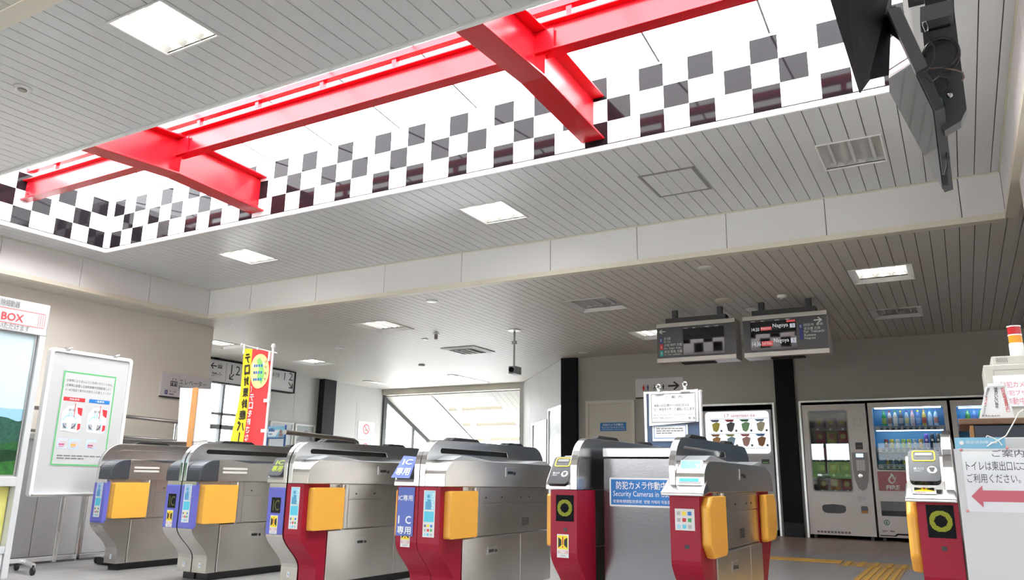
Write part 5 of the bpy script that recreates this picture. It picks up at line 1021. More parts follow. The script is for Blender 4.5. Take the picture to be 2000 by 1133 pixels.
# snack machine
x0, x1, z0, z1 = -1.985, -1.125, 0.05, 1.865
t, f = machine('grey snack vending machine with a dark window, right of the middle black column', x0, x1, z1)
win = (-1.895, 0.645, -1.38, 1.77); shell(t, x0, x1, z0, z1, win, yf)
mb = MB(); mb.box(win[0], yf+0.36, win[1], win[2], yf+0.37, win[3]); mb.box(win[0]-0.01, yf+0.05, win[1], win[0], yf+0.37, win[3]); mb.box(win[2], yf+0.05, win[1], win[2]+0.01, yf+0.37, win[3]); mb.box(win[0], yf+0.05, win[3], win[2], yf+0.37, win[3]+0.01); mb.box(win[0], yf+0.05, win[1]-0.01, win[2], yf+0.37, win[1]); mb.build('display_recess', mat('recess_dark', (0.05, 0.055, 0.06), 0.5), t)
zsh = [0.66, 0.88, 1.10, 1.31, 1.53]
for z in zsh:
    mb = MB(); mb.box(win[0], yf+0.07, z-0.012, win[2], yf+0.36, z); mb.box(win[0], yf+0.065, z-0.035, win[2], yf+0.07, z+0.005)
    s_ = mb.build('shelf', mat('shelf_dark', (0.10, 0.10, 0.11), 0.4), t); mb = MB()
    for k in range(3): mb.box(win[0]+0.09+k*0.17, yf+0.06, z-0.03, win[0]+0.12+k*0.17, yf+0.064, z+0.0)
    sub(mb, 'price_tag', paper, s_)
mb = MB(); f.prism = None; mb.prism(rrect(*win, 0.03), [], lambda a, b, d: (a, yf+d, b), 0.008, 0.012); mb.build('window_pane', vglass, t)
mb = MB(); mb.prism(rrect(win[0]-0.012, win[1]-0.012, win[2]+0.012, win[3]+0.012, 0.035), [list(reversed(rrect(win[0]+0.004, win[1]+0.004, win[2]-0.004, win[3]-0.004, 0.028)))], lambda a, b, d: (a, yf+d, b), -0.006, 0.004); mb.build('window_rim', mat('rim_grey', (0.44, 0.42, 0.41), 0.4), t)
vend_dk = mat('vending_dark_grey', (0.30, 0.29, 0.29), 0.4)
mb = MB(); cx_ = -1.25; pts = [(cx_-0.10, 1.18), (cx_-0.10, 0.95), (cx_-0.085, 0.80), (cx_-0.05, 0.69), (cx_, 0.655), (cx_+0.05, 0.69), (cx_+0.085, 0.80), (cx_+0.10, 0.95), (cx_+0.10, 1.18)]; mb.prism(pts, [], lambda a, b, d: (a, yf+d, b), -0.012, 0.0); cpn = mb.build('control_panel', vend_dk, t)
mb = MB(); f.box(mb, cx_-0.05, 1.115, cx_+0.045, 1.165, 0.012, 0.016); sub(mb, 'price_screen', glow('screen_blue_lit', (0.35, 0.5, 0.7), 0.8), cpn)
mb = MB(); f.box(mb, cx_-0.055, 0.93, cx_+0.06, 1.08, 0.012, 0.015); sub(mb, 'keypad', mat('keypad_grey', (0.55, 0.55, 0.55), 0.4), cpn)
mb = MB()
for i in range(3):
    for j in range(4): f.box(mb, cx_-0.044+i*0.035, 0.94+j*0.034, cx_-0.018+i*0.035, 0.965+j*0.034, 0.015, 0.018)
sub(mb, 'key', paper, cpn)
mb = MB(); mb.lathe((cx_-0.01, yf-0.012, 0.86), [(0.035, 0), (0.03, -0.008), (0.02, -0.01)], 16, 'y'); sub(mb, 'coin_slot', chrome, cpn)
mb = MB(); f.box(mb, -1.295, 1.225, -1.20, 1.32, 0.0, 0.004); b_ = mb.build('bill_slot', black, t); mb = MB(); f.box(mb, -1.28, 1.262, -1.215, 1.27, 0.004, 0.006); sub(mb, 'amber_line', mat('amber_dim', (0.35, 0.12, 0.02), 0.4), b_)
mb = MB(); f.rect(mb, -1.335, 0.51, -1.205, 0.60, 0.001); st = mb.build('notice_label', paper, t); mb = MB(); f.lines(mb, -1.325, 0.515, -1.215, 0.59, 4, 0.35, 0.0018, 4); sub(mb, 'small_print', lgink, st)
mb = MB(); pts = [(-1.80, 0.44), (-1.80, 0.385), (-1.775, 0.355), (-1.73, 0.345), (-1.57, 0.345), (-1.51, 0.355), (-1.49, 0.385), (-1.49, 0.44), (-1.52, 0.458), (-1.65, 0.468), (-1.77, 0.458)]; mb.prism(pts, [], lambda a, b, d: (a, yf+d, b), -0.008, 0.0); mb.build('delivery_flap', mat('flap_dark', (0.03, 0.033, 0.04), 0.15), t, bevel=0.004)
mb = MB(); mb.prism(rrect(-1.292, 0.36, -1.205, 0.452, 0.02), [], lambda a, b, d: (a, yf+d, b), -0.006, 0.0); cr = mb.build('coin_return', mat('coin_dark', (0.07, 0.085, 0.11), 0.3), t); mb = MB(); mb.prism(rrect(-1.292, 0.358, -1.205, 0.39, 0.014), [], lambda a, b, d: (a, yf+d, b), -0.009, -0.006); sub(mb, 'orange_lip', mat('orange_plastic', (0.55, 0.20, 0.01), 0.4), cr)
mb = MB()
for k in range(10): f.box(mb, -1.89+k*0.045, 0.075, -1.858+k*0.045, 0.102, 0.0, 0.001)
mb.build('vent_grille', mat('vent_dark', (0.16, 0.155, 0.15), 0.5), t)
mb = MB(); f.frame(mb, -1.29, 1.55, -1.2, 1.66, 0.003, 0.001); mb.build('embossed_mark', vend_dk, t)
def snack(x, z, w_, h, c, m_):
    o = thing('snack_pack', SNL.pop(0), 'snack pack', (x+w_/2, yf+0.15, z), 'snack packs in the snack machine'); mb = MB(); n = 8; v = []
    for j in range(n+1):
        for i in range(n+1):
            a, b = i/n, j/n; d = 0.035*math.sin(math.pi*a)**0.5*math.sin(math.pi*b)**0.6; v.append((x+w_*a, yf+0.15-d, z+h*b))
    k = len(v); v += [(p[0], 2*(yf+0.15)-p[1], p[2]) for p in v]
    fs = [(j*(n+1)+i, j*(n+1)+i+1, (j+1)*(n+1)+i+1, (j+1)*(n+1)+i) for j in range(n) for i in range(n)]
    mb.mesh(v, fs+[tuple(k+q for q in reversed(q_)) for q_ in fs], True); mb.build('bag', mat('pack_%s' % c[0], c[1], 0.3), o)
    ff = FY(yf+0.11); mb = MB(); ff.disc(mb, x+w_*0.5, z+h*0.55, w_*0.26, 0.004, 16); mb.build('print', mat('packprint_%s' % m_[0], m_[1], 0.4), o)
RD, YL, OR, PK, GN, BN = ('red', (0.35, 0.03, 0.03)), ('yellow', (0.42, 0.36, 0.06)), ('orange', (0.5, 0.2, 0.05)), ('pink', (0.45, 0.25, 0.3)), ('green', (0.06, 0.26, 0.06)), ('brown', (0.22, 0.11, 0.06))
rows = [(0.665, [BN, OR, RD], 0.15), (1.315, [RD, YL, RD], 0.18), (1.535, [PK, PK, PK], 0.15), (1.105, [RD, YL, BN], 0.15), (0.885, [BN, OR, BN], 0.15)]
rn = {0.665: 'bottom shelf', 1.315: 'second shelf from the top', 1.535: 'top shelf', 1.105: 'middle shelf', 0.885: 'second shelf from the bottom'}
SNL = []
for z, cs, h in rows:
    for k, c in enumerate(cs): SNL.append('%s snack bag on the snack machine %s, %s' % (c[0], rn[z], ('left one', 'middle one', 'right one')[k]))
for z, cs, h in rows:
    for k, c in enumerate(cs): snack(win[0]+0.055+k*0.155, z, 0.135, h, c, YL if c is not YL else RD)
# drinks machine
x0, x1, z0, z1 = -1.095, -0.105, 0.05, 1.87
t, f = machine('grey drinks vending machine with bottles on lit blue shelves and a red fire panel', x0, x1, z1)
win = (-1.04, 0.945, -0.155, 1.80); shell(t, x0, x1, z0, z1, win, yf)
bluebk = mat('recess_blue', (0.08, 0.34, 0.62), 0.4)
mb = MB(); mb.box(win[0], yf+0.24, win[1], win[2], yf+0.25, win[3]); mb.box(win[0]-0.01, yf+0.05, win[1], win[0], yf+0.25, win[3]); mb.box(win[2], yf+0.05, win[1], win[2]+0.01, yf+0.25, win[3]); mb.box(win[0], yf+0.05, win[3], win[2], yf+0.25, win[3]+0.01); mb.box(win[0], yf+0.05, win[1]-0.01, win[2], yf+0.25, win[1]); mb.build('display_recess', bluebk, t)
for z, zl in ((1.545, 1.785), (1.245, 1.475), (1.02, 1.20)):
    mb = MB(); mb.box(win[0]+0.01, yf+0.04, z-0.06, win[2]-0.01, yf+0.24, z); s_ = mb.build('shelf', mat('shelf_white', (0.62, 0.64, 0.68), 0.4), t)
    fs = FY(yf+0.04); mb = MB(); mb2 = MB()
    for k in range(10): fs.box(mb, win[0]+0.08+k*0.073, z-0.05, win[0]+0.12+k*0.073, z-0.03, 0, 0.004); fs.box(mb2, win[0]+0.075+k*0.073, z-0.022, win[0]+0.13+k*0.073, z-0.008, 0, 0.002)
    sub(mb, 'button', black, s_); sub(mb2, 'price_tag', mat('tag_blue', (0.12, 0.2, 0.5), 0.4), s_)
    mb = MB(); mb.box(win[0]+0.03, yf+0.05, zl, win[2]-0.03, yf+0.07, zl+0.012); sub(mb, 'strip_lamp', glow('strip_lamp_lit', (0.72, 0.82, 1.0), 5.0), s_)
mb = MB(); mb.prism(rrect(*win, 0.03), [], lambda a, b, d: (a, yf+d, b), 0.006, 0.010); mb.build('window_pane', vglass2, t)
mb = MB(); mb.prism(rrect(-1.045, 0.665, -0.16, 0.925, 0.012), [], lambda a, b, d: (a, yf+d, b), -0.004, 0.0); fp_ = mb.build('red_panel', mat('fire_red', (0.36, 0.035, 0.05), 0.25), t, label='red panel with a white flame')
f4 = FY(yf-0.004); mb = MB(); fx, fz = -0.87, 0.80
f4.text(mb, 'FIRE', -0.945, 0.685, -0.785, 0.738, 0.001, bold=0.03)
f4.poly(mb, [(fx, 0.755), (fx-0.035, 0.775), (fx-0.05, 0.805), (fx-0.045, 0.835), (fx-0.015, 0.87), (fx-0.005, 0.905), (fx+0.022, 0.88), (fx+0.03, 0.86), (fx+0.028, 0.842), (fx+0.05, 0.86), (fx+0.052, 0.825), (fx+0.035, 0.785)], 0.001); sub(mb, 'flame_and_lettering', wink, fp_)
mb = MB(); f4.poly(mb, [(fx+0.002, 0.772), (fx-0.024, 0.80), (fx-0.022, 0.825), (fx, 0.85), (fx+0.005, 0.868), (fx+0.012, 0.845), (fx+0.002, 0.82), (fx+0.022, 0.835), (fx+0.026, 0.81), (fx+0.018, 0.79)], 0.0018); sub(mb, 'flame_core', mat('fire_red', (0.36, 0.035, 0.05), 0.25), fp_)
mb = MB(); f.box(mb, -1.04, 0.33, -0.2, 0.525, 0, 0.004); fl = mb.build('delivery_flap', mat('flap_grey', (0.20, 0.20, 0.205), 0.15), t); mb = MB(); f.box(mb, -1.035, 0.335, -0.205, 0.40, 0.004, 0.006); sub(mb, 'flap_lower_lip', mat('flap_dark', (0.03, 0.033, 0.04), 0.15), fl)  # flap with a raised darker strip along its lower part
mb = MB(); f.ring(mb, -0.985, 0.245, 0.026, 0.037, 0.001, 24); f.text(mb, 'i', -0.995, 0.225, -0.978, 0.265, 0.001, bold=0.02); mb.build('green_mark', mat('mark_green', (0.03, 0.25, 0.15), 0.5), t)
mb = MB(); f.lines(mb, -1.05, 0.115, -0.98, 0.145, 2, 0.6, 0.001, 3); f.lines(mb, -0.95, 0.122, -0.86, 0.145, 1, 0.7, 0.001, 3); mb.build('small_print', gink, t)
mb = MB(); f.poly(mb, [(-1.08, 0.078), (-0.90, 0.078), (-0.87, 0.105), (-0.11, 0.105), (-0.11, 0.085), (-0.86, 0.085), (-0.885, 0.066), (-1.08, 0.066)], 0.001); mb.build('vent_slot', blackm, t)
# bottles, cans
def bottle(x, z, h, r, body, label_c, cap, tone, txt):
    o = thing('drink_bottle', txt, 'bottle', (x, yf+0.13, z), 'bottles on the drinks machine top shelf'); z += 0.0015; c = (x, yf+0.13, z)
    mb = MB(); mb.lathe(c, [(r*0.85, 0), (r, h*0.03), (r, h*0.52), (r*0.93, h*0.56), (r*0.98, h*0.62), (r*0.75, h*0.76), (r*0.42, h*0.86), (r*0.40, h*0.90)], 16); mb.build('body', mat('drink_'+tone, body, 0.1, coat=0.5), o)
    mb = MB(); mb.lathe(c, [(r*1.01, h*0.16), (r*1.02, h*0.17), (r*1.02, h*0.50), (r*1.01, h*0.51)], 16); mb.build('label_band', mat('band_%d_%d' % (int(label_c[0]*99), int(label_c[2]*99)), label_c, 0.4), o)
    mb = MB(); mb.lathe(c, [(r*0.46, h*0.90), (r*0.46, h), (r*0.40, h*1.005)], 14); mb.build('cap', mat('cap_%d_%d' % (int(cap[0]*99), int(cap[2]*99)), cap, 0.4), o)
BT = [((0.02, 0.30, 0.08), (0.35, 0.45, 0.08), (0.03, 0.3, 0.06), 'green', 'green bottle, leftmost on the drinks machine top shelf'), ((0.55, 0.5, 0.5), (0.35, 0.18, 0.14), (0.3, 0.05, 0.05), 'palebrown', 'white and brown bottle, second from left on the drinks top shelf'), ((0.65, 0.62, 0.5), (0.75, 0.75, 0.68), (0.06, 0.30, 0.05), 'cream', 'cream bottle with a green cap, third from left on the top shelf'), ((0.06, 0.07, 0.10), (0.45, 0.42, 0.45), (0.6, 0.55, 0.1), 'dark', 'dark bottle with a pale label, fourth from left on the top shelf'), ((0.4, 0.5, 0.6), (0.55, 0.52, 0.25), (0.03, 0.06, 0.3), 'bluish', 'pale blue bottle with a navy cap, fifth from left on the top shelf'), ((0.72, 0.5, 0.5), (0.7, 0.62, 0.62), (0.6, 0.2, 0.25), 'pinkish', 'pink and white bottle in the middle of the drinks top shelf'), ((0.12, 0.25, 0.6), (0.3, 0.45, 0.75), (0.75, 0.6, 0.06), 'blue', 'blue bottle with a yellow cap on the drinks top shelf'), ((0.72, 0.55, 0.12), (0.45, 0.08, 0.06), (0.6, 0.3, 0.06), 'amber', 'yellow bottle with a red band on the drinks top shelf'), ((0.55, 0.75, 0.9), (0.5, 0.68, 0.86), (0.05, 0.2, 0.5), 'water', 'clear water bottle, second from right on the drinks top shelf'), ((0.58, 0.77, 0.9), (0.7, 0.3, 0.25), (0.03, 0.1, 0.4), 'water', 'clear water bottle with a red label, rightmost on the top shelf')]
for k, (b, l, c, tn, tx) in enumerate(BT): bottle(win[0]+0.135+k*0.072, 1.545, 0.215 if k != 7 else 0.22, 0.029, b, l, c, tn, tx)
def can(x, z, h, r, c, band, txt, grp):
    o = thing('drink_can', txt, 'can', (x, yf+0.13, z), grp); z += 0.0015; mb = MB(); mb.lathe((x, yf+0.13, z), [(r*0.85, 0), (r, h*0.04), (r, h*0.93), (r*0.85, h)], 14); mb.build('body', mat('can_%d_%d_%d' % tuple(int(q*99) for q in c), c, 0.25, 0.3), o)
    ff = FY(yf+0.13-r); mb = MB(); ff.disc(mb, x, z+h*0.55, r*0.55, 0.002, 14); mb.build('print', mat('canprint_%d_%d' % (int(band[0]*99), int(band[2]*99)), band, 0.4), o)
c2 = [((0.25, 0.06, 0.05), 'maroon'), ((0.62, 0.52, 0.06), 'yellow'), ((0.68, 0.66, 0.62), 'white'), ((0.35, 0.55, 0.10), 'lime green'), ((0.55, 0.52, 0.12), 'mustard'), ((0.30, 0.42, 0.5), 'slate blue'), ((0.6, 0.36, 0.1), 'orange'), ((0.16, 0.10, 0.42), 'violet'), ((0.05, 0.06, 0.08), 'black'), ((0.12, 0.11, 0.10), 'charcoal')]
for k, (c, n_) in enumerate(c2): can(win[0]+0.135+k*0.072, 1.245, 0.12 if k < 7 else 0.19, 0.028, c, (0.75, 0.72, 0.66), '%s can on the middle shelf of the drinks machine' % n_, 'cans on the drinks machine middle shelf')
c3 = [((0.35, 0.25, 0.08), 'brown'), ((0.05, 0.14, 0.45), 'blue'), ((0.1, 0.13, 0.4), 'navy'), ((0.5, 0.5, 0.1), 'olive'), ((0.6, 0.6, 0.62), 'silver'), ((0.45, 0.05, 0.06), 'red')]
for k, (c, n_) in enumerate(c3): can(win[0]+0.135+k*0.072, 1.02, 0.105, 0.028, c, (0.7, 0.68, 0.6), '%s can on the lowest shelf of the drinks machine' % n_, 'cans on the drinks machine lowest shelf')
# third machine, mostly behind the counter
x0, x1 = -0.07, 0.95
t, f = machine('drinks machine at the far right, mostly hidden behind the staff counter', x0, x1, z1); win = (-0.005, 1.0, 0.85, 1.79); shell(t, x0, x1, z0, z1, win, yf)
mb = MB(); mb.box(win[0], yf+0.24, win[1], win[2], yf+0.25, win[3]); mb.box(win[0], yf+0.05, win[3], win[2], yf+0.25, win[3]+0.01); mb.box(win[0]-0.01, yf+0.05, win[1], win[0], yf+0.25, win[3]); mb.build('display_recess', bluebk, t)
mb = MB(); mb.box(win[0], yf+0.05, 1.47, win[2], yf+0.24, 1.52); s_ = mb.build('shelf', mat('shelf_white', (0.62, 0.64, 0.68), 0.4), t); mb = MB(); mb.box(win[0]+0.03, yf+0.05, 1.765, win[2]-0.03, yf+0.07, 1.777); sub(mb, 'strip_lamp', glow('strip_lamp_lit', (0.72, 0.82, 1.0), 5.0), s_)
mb = MB(); f.box(mb, -0.02, 1.12, 0.4, 1.24, 0.0, 0.002); mb.build('picture_panel', mat('panel_blue', (0.10, 0.3, 0.6), 0.3), t)
for k, (c, n_) in enumerate((((0.08, 0.28, 0.08), 'green and grey'), ((0.10, 0.2, 0.5), 'green and blue'), ((0.05, 0.25, 0.04), 'dark green'))):
    b_ = thing('tea_bottle', '%s tea bottle in the far right drinks machine' % n_, 'bottle', (0.125+k*0.078, yf+0.13, 1.52), 'tea bottles in the far right machine'); mb = MB(); mb.lathe((0.125+k*0.078, yf+0.13, 1.5215), [(0.03, 0), (0.032, 0.01), (0.032, 0.15), (0.022, 0.19), (0.014, 0.2), (0.014, 0.22)], 14); mb.build('body', mat('tea_%d' % k, c, 0.3), b_); ff = FY(yf+0.13-0.032); mb = MB(); ff.disc(mb, 0.125+k*0.078, 1.61, 0.016, 0.002); mb.build('print', paper, b_)
# ice cream machine
x0, x1, z0, z1 = -3.62, -2.42, 0.05, 1.82
t, f = machine('ice cream vending machine with a lit white picture panel, left of the middle black column', x0, x1, z1)
mb = MB(); mb.box(x0, yf, z0+0.03, x1, yf+0.7, z1); mb.build('body', mat('ice_grey', (0.42, 0.42, 0.43), 0.4), t, bevel=0.01)
mb = MB(); mb.box(x0+0.02, yf+0.02, 0, x1-0.02, yf+0.6, 0.079); mb.build('plinth', black, t)
mb = MB(); mb.prism(rrect(-3.42, 1.17, -2.46, 1.80, 0.05), [], lambda a, b, d: (a, yf+d, b), -0.012, 0.0); pn = mb.build('picture_panel', mat('lit_white_panel', (0.75, 0.77, 0.8), 0.15, emit=(0.85, 0.9, 1.0), es=0.35), t, label='lit white panel with ice cream pictures')
g = FY(yf-0.012); mb = MB(); g.text(mb, '17', -3.12, 1.712, -3.05, 1.762, 0.001); g.text(mb, 'seventeen ice', -3.02, 1.712, -2.66, 1.762, 0.001, bold=0.008); sub(mb, 'lettering', rink, pn)
mb = MB(); g.rect(mb, -3.41, 1.688, -2.47, 1.694, 0.001); g.rect(mb, -3.38, 1.465, -2.50, 1.471, 0.001); g.rect(mb, -3.38, 1.245, -2.50, 1.251, 0.001); sub(mb, 'divider', lgink, pn)
cols = [((0.75, 0.65, 0.08), (0.2, 0.2, 0.35)), ((0.10, 0.09, 0.10), (0.5, 0.04, 0.06)), ((0.30, 0.6, 0.3), (0.06, 0.28, 0.10)), ((0.7, 0.66, 0.45), (0.3, 0.5, 0.65)), ((0.65, 0.35, 0.12), (0.5, 0.25, 0.1)), ((0.3, 0.5, 0.6), (0.5, 0.52, 0.2)), ((0.72, 0.4, 0.36), (0.55, 0.14, 0.14)), ((0.4, 0.18, 0.06), (0.08, 0.25, 0.6))]
for k, (c, b) in enumerate(cols):
    a = -3.33+(k % 4)*0.225; z = 1.49 if k < 4 else 1.27
    mb = MB(); g.poly(mb, [(a+0.03, z+0.02), (a+0.08, z+0.0), (a+0.11, z+0.03), (a+0.14, z+0.13), (a+0.08, z+0.155), (a+0.01, z+0.12)], 0.0012); ic = sub(mb, 'ice_cream_picture', mat('ice_%d' % k, c, 0.35), pn)
    mb = MB(); g.poly(mb, [(a-0.02, z+0.19), (a+0.02, z+0.155), (a+0.11, z+0.155), (a+0.13, z+0.19)], 0.0014); sub(mb, 'flavour_flag', mat('flag_%d' % k, b, 0.4), pn)
    mb = MB(); g.disc(mb, a+0.155, z+0.02, 0.018, 0.002, 16); sub(mb, 'select_button', gink, pn)
mb = MB(); f.box(mb, -2.60, 1.02, -2.49, 1.085, 0, 0.004); b_ = mb.build('bill_slot', black, t); mb = MB(); f.box(mb, -2.585, 1.03, -2.505, 1.045, 0.004, 0.006); sub(mb, 'green_lamp', mat('lamp_green', (0.15, 0.45, 0.12), 0.4), b_)
mb = MB(); f.box(mb, -3.3, 0.3, -2.9, 0.5, 0, 0.006); mb.build('delivery_flap', mat('flap_dark', (0.03, 0.033, 0.04), 0.15), t)
# ================================================================== BETWEEN AND RIGHT OF THE GATES
t = thing('steel_cabinet', 'plain brushed steel cabinet between two red gates, with a blue sign', 'cabinet', (-1.54, 4.35, 0))
CX0, CX1, CY = -1.742, -1.335, 4.10
mb = MB(); mb.box(CX0, CY, 0.02, CX1, CY+0.5, 0.862); mb.build('body', mat('cabinet_steel', (0.20, 0.19, 0.195), 0.16, 1.0, bump=0.06, bscale=50, stretch=(1, 1, 20), var=0.05), t, bevel=0.004)
mb = MB(); mb.box(CX0-0.003, CY-0.004, 0.866, CX1+0.003, CY+0.5, 0.918); mb.build('lid', steel2, t, bevel=0.005)
security('security_sign', FY(CY), -1.705, 0.605, -1.34, 0.757, 'large blue security cameras sign with a white border, on the steel cabinet', True, (-1.52, CY, 0.68))
# notice board behind the gates
BYD = 5.62; f = FY(BYD)
t = thing('notice_stand', 'dark blue upright notice board behind the steel cabinet, holding white notices', 'notice board', (-1.7, BYD, 0))
a0, b1 = f.at(1259, 767); a1, _ = f.at(1368.5, 757); b0 = 0.62
mb = MB(); f.box(mb, a0+0.01, b0, a1-0.01, b1-0.01, -0.025, 0); mb.build('board', mat('board_navy', (0.045, 0.075, 0.14), 0.4), t)
mb = MB()
for p in ((a0, b0, a0+0.016, b1), (a1-0.018, b0, a1, b1), (a0, b1-0.012, a1, b1)): f.box(mb, *p, -0.03, 0.012)
mb.build('frame', wplast, t, bevel=0.004)
for x in (a0+0.05, a1-0.05):
    mb = MB(); mb.tube([(x, BYD+0.012, 0.0), (x, BYD+0.012, b0)], 0.014, 8); mb.box(x-0.02, BYD-0.18, 0, x+0.02, BYD+0.2, 0.02); mb.build('leg', black, t)
p = thing('holiday_notice', 'white holiday timetable notice clipped on the dark blue board', 'notice', (-1.7, BYD-0.018, 1.25)); g = FY(BYD-0.018)
u0, v0 = g.at(1268, 831); u1, v1 = g.at(1363, 763); mb = MB(); mb.slab([g.pt(u0, v0-0.004), g.pt(u1-0.004, v0+0.02), g.pt(u1, v1+0.012), g.pt(u0+0.004, v1-0.01)], 0.004); mb.build('sheet', paper, p)
W_, H_ = u1-u0, v1-v0; tl = lambda a, b: (u0+W_*a, v0+H_*b+0.018*a)
mb = MB()
def nt_(s_, a, b, c, d): q0, q1 = tl(a, b), tl(c, d); g.text(mb, s_, q0[0], q0[1], q1[0], q1[1]-0.018*(c-a), 0.002)
nt_('ご  案  内', 0.34, 0.77, 0.68, 0.86); nt_('8月13日(金)～15日(日)は、', 0.12, 0.53, 0.84, 0.63); nt_('「土・休日ダイヤ」で運転いたします。', 0.09, 0.415, 0.94, 0.515); nt_('当日は、サンキューチケットおよびオフピークチケット', 0.10, 0.27, 0.95, 0.325); nt_('が終日ご利用いただけます。', 0.08, 0.18, 0.52, 0.235); nt_('駅  長', 0.80, 0.10, 0.93, 0.165); mb.build('lettering', ink, p)
mb = MB(); g.frame(mb, u0+0.02, v0+0.02, u1-0.02, v1-0.012, 0.004, 0.0015); mb.build('border', gink, p)
for q in ((1287, 759), (1338.5, 754)):
    g = FY(BYD-0.018); u, v = g.at(*q); c_ = thing('bulldog_clip', ('left' if q[0] < 1300 else 'right')+' silver clip holding the holiday notice', 'clip', g.pt(u, v), 'clips on the holiday notice'); mb = MB(); g.box(mb, u-0.035, v-0.045, u+0.035, v-0.03, 0.003, 0.012); mb.box(u-0.012, BYD-0.03, v-0.03, u+0.012, BYD-0.0185, v-0.005); mb.build('jaw', alum, c_, bevel=0.003); mb = MB(); pts = [g.pt(u+0.016*math.cos(k*math.pi/6), v+0.012+0.016*math.sin(k*math.pi/6), 0.01) for k in range(13)]; mb.tube(pts, 0.005, 8, False); mb.build('ring', chrome, c_)
p = thing('refund_notice', 'smaller white notice pinned below the holiday notice, on the dark blue board', 'notice', (-1.75, BYD-0.006, 1.05)); g = FY(BYD-0.004); u0, v0 = g.at(1275, 862); u1, v1 = g.at(1343, 829)
mb = MB(); g.box(mb, u0, v0, u1, v1, 0, 0.002); mb.build('sheet', paper, p); g = FY(BYD-0.006); mb = MB(); g.lines(mb, u0+0.03, v0+0.05, u1-0.03, v1-0.02, 3, 0.45, 0.001, 5); mb.build('small_print', gink, p); mb = MB(); g.frame(mb, u0+0.012, v0+0.02, u1-0.012, v1-0.004, 0.004, 0.001); mb.build('border', bink, p)
# staff counter
KY = 3.60; f = FY(KY)
t = thing('staff_counter', 'pale grey staff counter at the right edge, behind the rightmost gate', 'counter', (0.2, KY+0.2, 0)); kg = mat('counter_grey', (0.62, 0.62, 0.63), 0.35)
mb = MB(); mb.box(-0.026, KY, 0, 0.5, KY+0.02, 0.884); mb.box(-0.026, KY+0.02, 0, -0.016, KY+0.36, 0.884); mb.box(0.49, KY+0.02, 0, 0.5, KY+0.36, 0.884); mb.build('front_panel', kg, t, bevel=0.002)
mb = MB(); mb.box(-0.02, KY+0.06, 0.86, 0.5, KY+0.36, 0.93); mb.build('ledge', kg, t, bevel=0.003)
n1 = thing('toilet_notice', 'white toilet notice with a large red arrow on the staff counter', 'notice', (0.2, KY, 0.75)); g = FY(KY-0.002)
u0, v1 = g.at(1879, 882); _, v0 = g.at(1887, 998.5); u1 = 0.33
mb = MB(); g.box(mb, u0-0.003, v0, u1, v1, -0.001, 0.001); mb.build('sheet', mat('laminated_paper', (0.80, 0.80, 0.84), 0.12, coat=0.6), n1); g = FY(KY-0.004); mb = MB()
def kt(s_, x, yb_, x2, yt): p_, q_ = g.at(x, yb_), g.at(x2, yt); g.text(mb, s_, p_[0], p_[1], q_[0], q_[1], 0.001, bold=0.0)
kt('ご案内', 1938, 893, 1999, 878); kt('トイレは東出口に', 1888, 919, 1990, 901); kt('ご', 1992, 917, 2006, 902); kt('ご利用ください。', 1890, 943, 1992, 926); mb.build('lettering', mat('handwriting_ink', (0.10, 0.09, 0.14), 0.5), n1)
mb = MB(); P_ = lambda x, y: g.at(x, y); g.poly(mb, [P_(1897.5, 969.5), P_(1918, 948.5), P_(1919.5, 958), (0.32, P_(1985, 958)[1]), (0.32, P_(1985, 980.5)[1]), P_(1920.5, 980), P_(1921.5, 991.5)], 0.001); mb.build('red_arrow', mat('arrow_red', (0.55, 0.10, 0.14), 0.2, coat=0.5), n1)
for q in ((1877, 879), (1967, 875), (1890, 998)):
    u, v = g.at(*q); c_ = thing('magnet_button', 'round reddish button magnet on the counter front', 'magnet', (u, KY-0.006, v), 'magnets on the counter front'); mb = MB(); mb.lathe((u, KY-0.002, v), [(0.006, 0), (0.006, -0.003), (0.004, -0.005)], 14, 'y'); mb.build('magnet', mat('magnet_pink', (0.6, 0.25, 0.25), 0.4), c_)
n2 = thing('infection_leaflet', 'light blue infection-control strip standing along the counter top', 'leaflet', (0.06, KY+0.05, 0.9)); g = FY(KY+0.055); u0, v0 = g.at(1866, 876); u1, v1 = g.at(1962, 854)
mb = MB(); g.box(mb, u0, v0-0.02, u1, v1, -0.003, 0); mb.build('sheet', mat('strip_blue', (0.22, 0.52, 0.72), 0.3), n2); mb = MB(); kt('感染症対策', 1886, 867, 1931, 861); g.disc(mb, *g.at(1878, 865), 0.008, 0.001, 16); g.lines(mb, *g.at(1934, 868), *g.at(1957, 861), 1, 0.5, 0.001, 4); mb.build('lettering', wink, n2)
n3 = thing('computer_terminal', 'dark terminal box with a brown wooden lid behind the staff counter', 'terminal', (0.25, 4.35, 0)); 
mb = MB(); mb.box(0.062, 4.15, 0.0, 0.5, 4.6, 1.012); mb.build('body', mat('terminal_navy', (0.025, 0.03, 0.05), 0.4), n3, bevel=0.004); mb = MB(); mb.box(0.002, 4.12, 1.013, 0.5, 4.65, 1.04); mb.build('lid', dwood, n3, bevel=0.004); mb = MB(); mb.box(0.045, 4.16, 0, 0.060, 4.6, 1.011); mb.build('side_board', wood, n3)
n4 = thing('folded_notice', 'white tapering folded notice with upright lettering on the wooden lid', 'notice', (0.15, 4.22, 1.04)); g = FY(4.17)
q = [g.at(1912, 816), g.at(1982, 815.5), g.at(1965, 754), g.at(1924.5, 755)]; mb = MB(); zb_ = 1.0405
mb.hexa([(q[0][0], 4.17, zb_), (q[1][0], 4.17, zb_), (q[2][0], 4.17+0.02, q[2][1]), (q[3][0], 4.17+0.02, q[3][1])], [(q[0][0], 4.24, zb_), (q[1][0], 4.24, zb_), (q[2][0], 4.20, q[2][1]), (q[3][0], 4.20, q[3][1])]); mb.build('card', paper, n4)
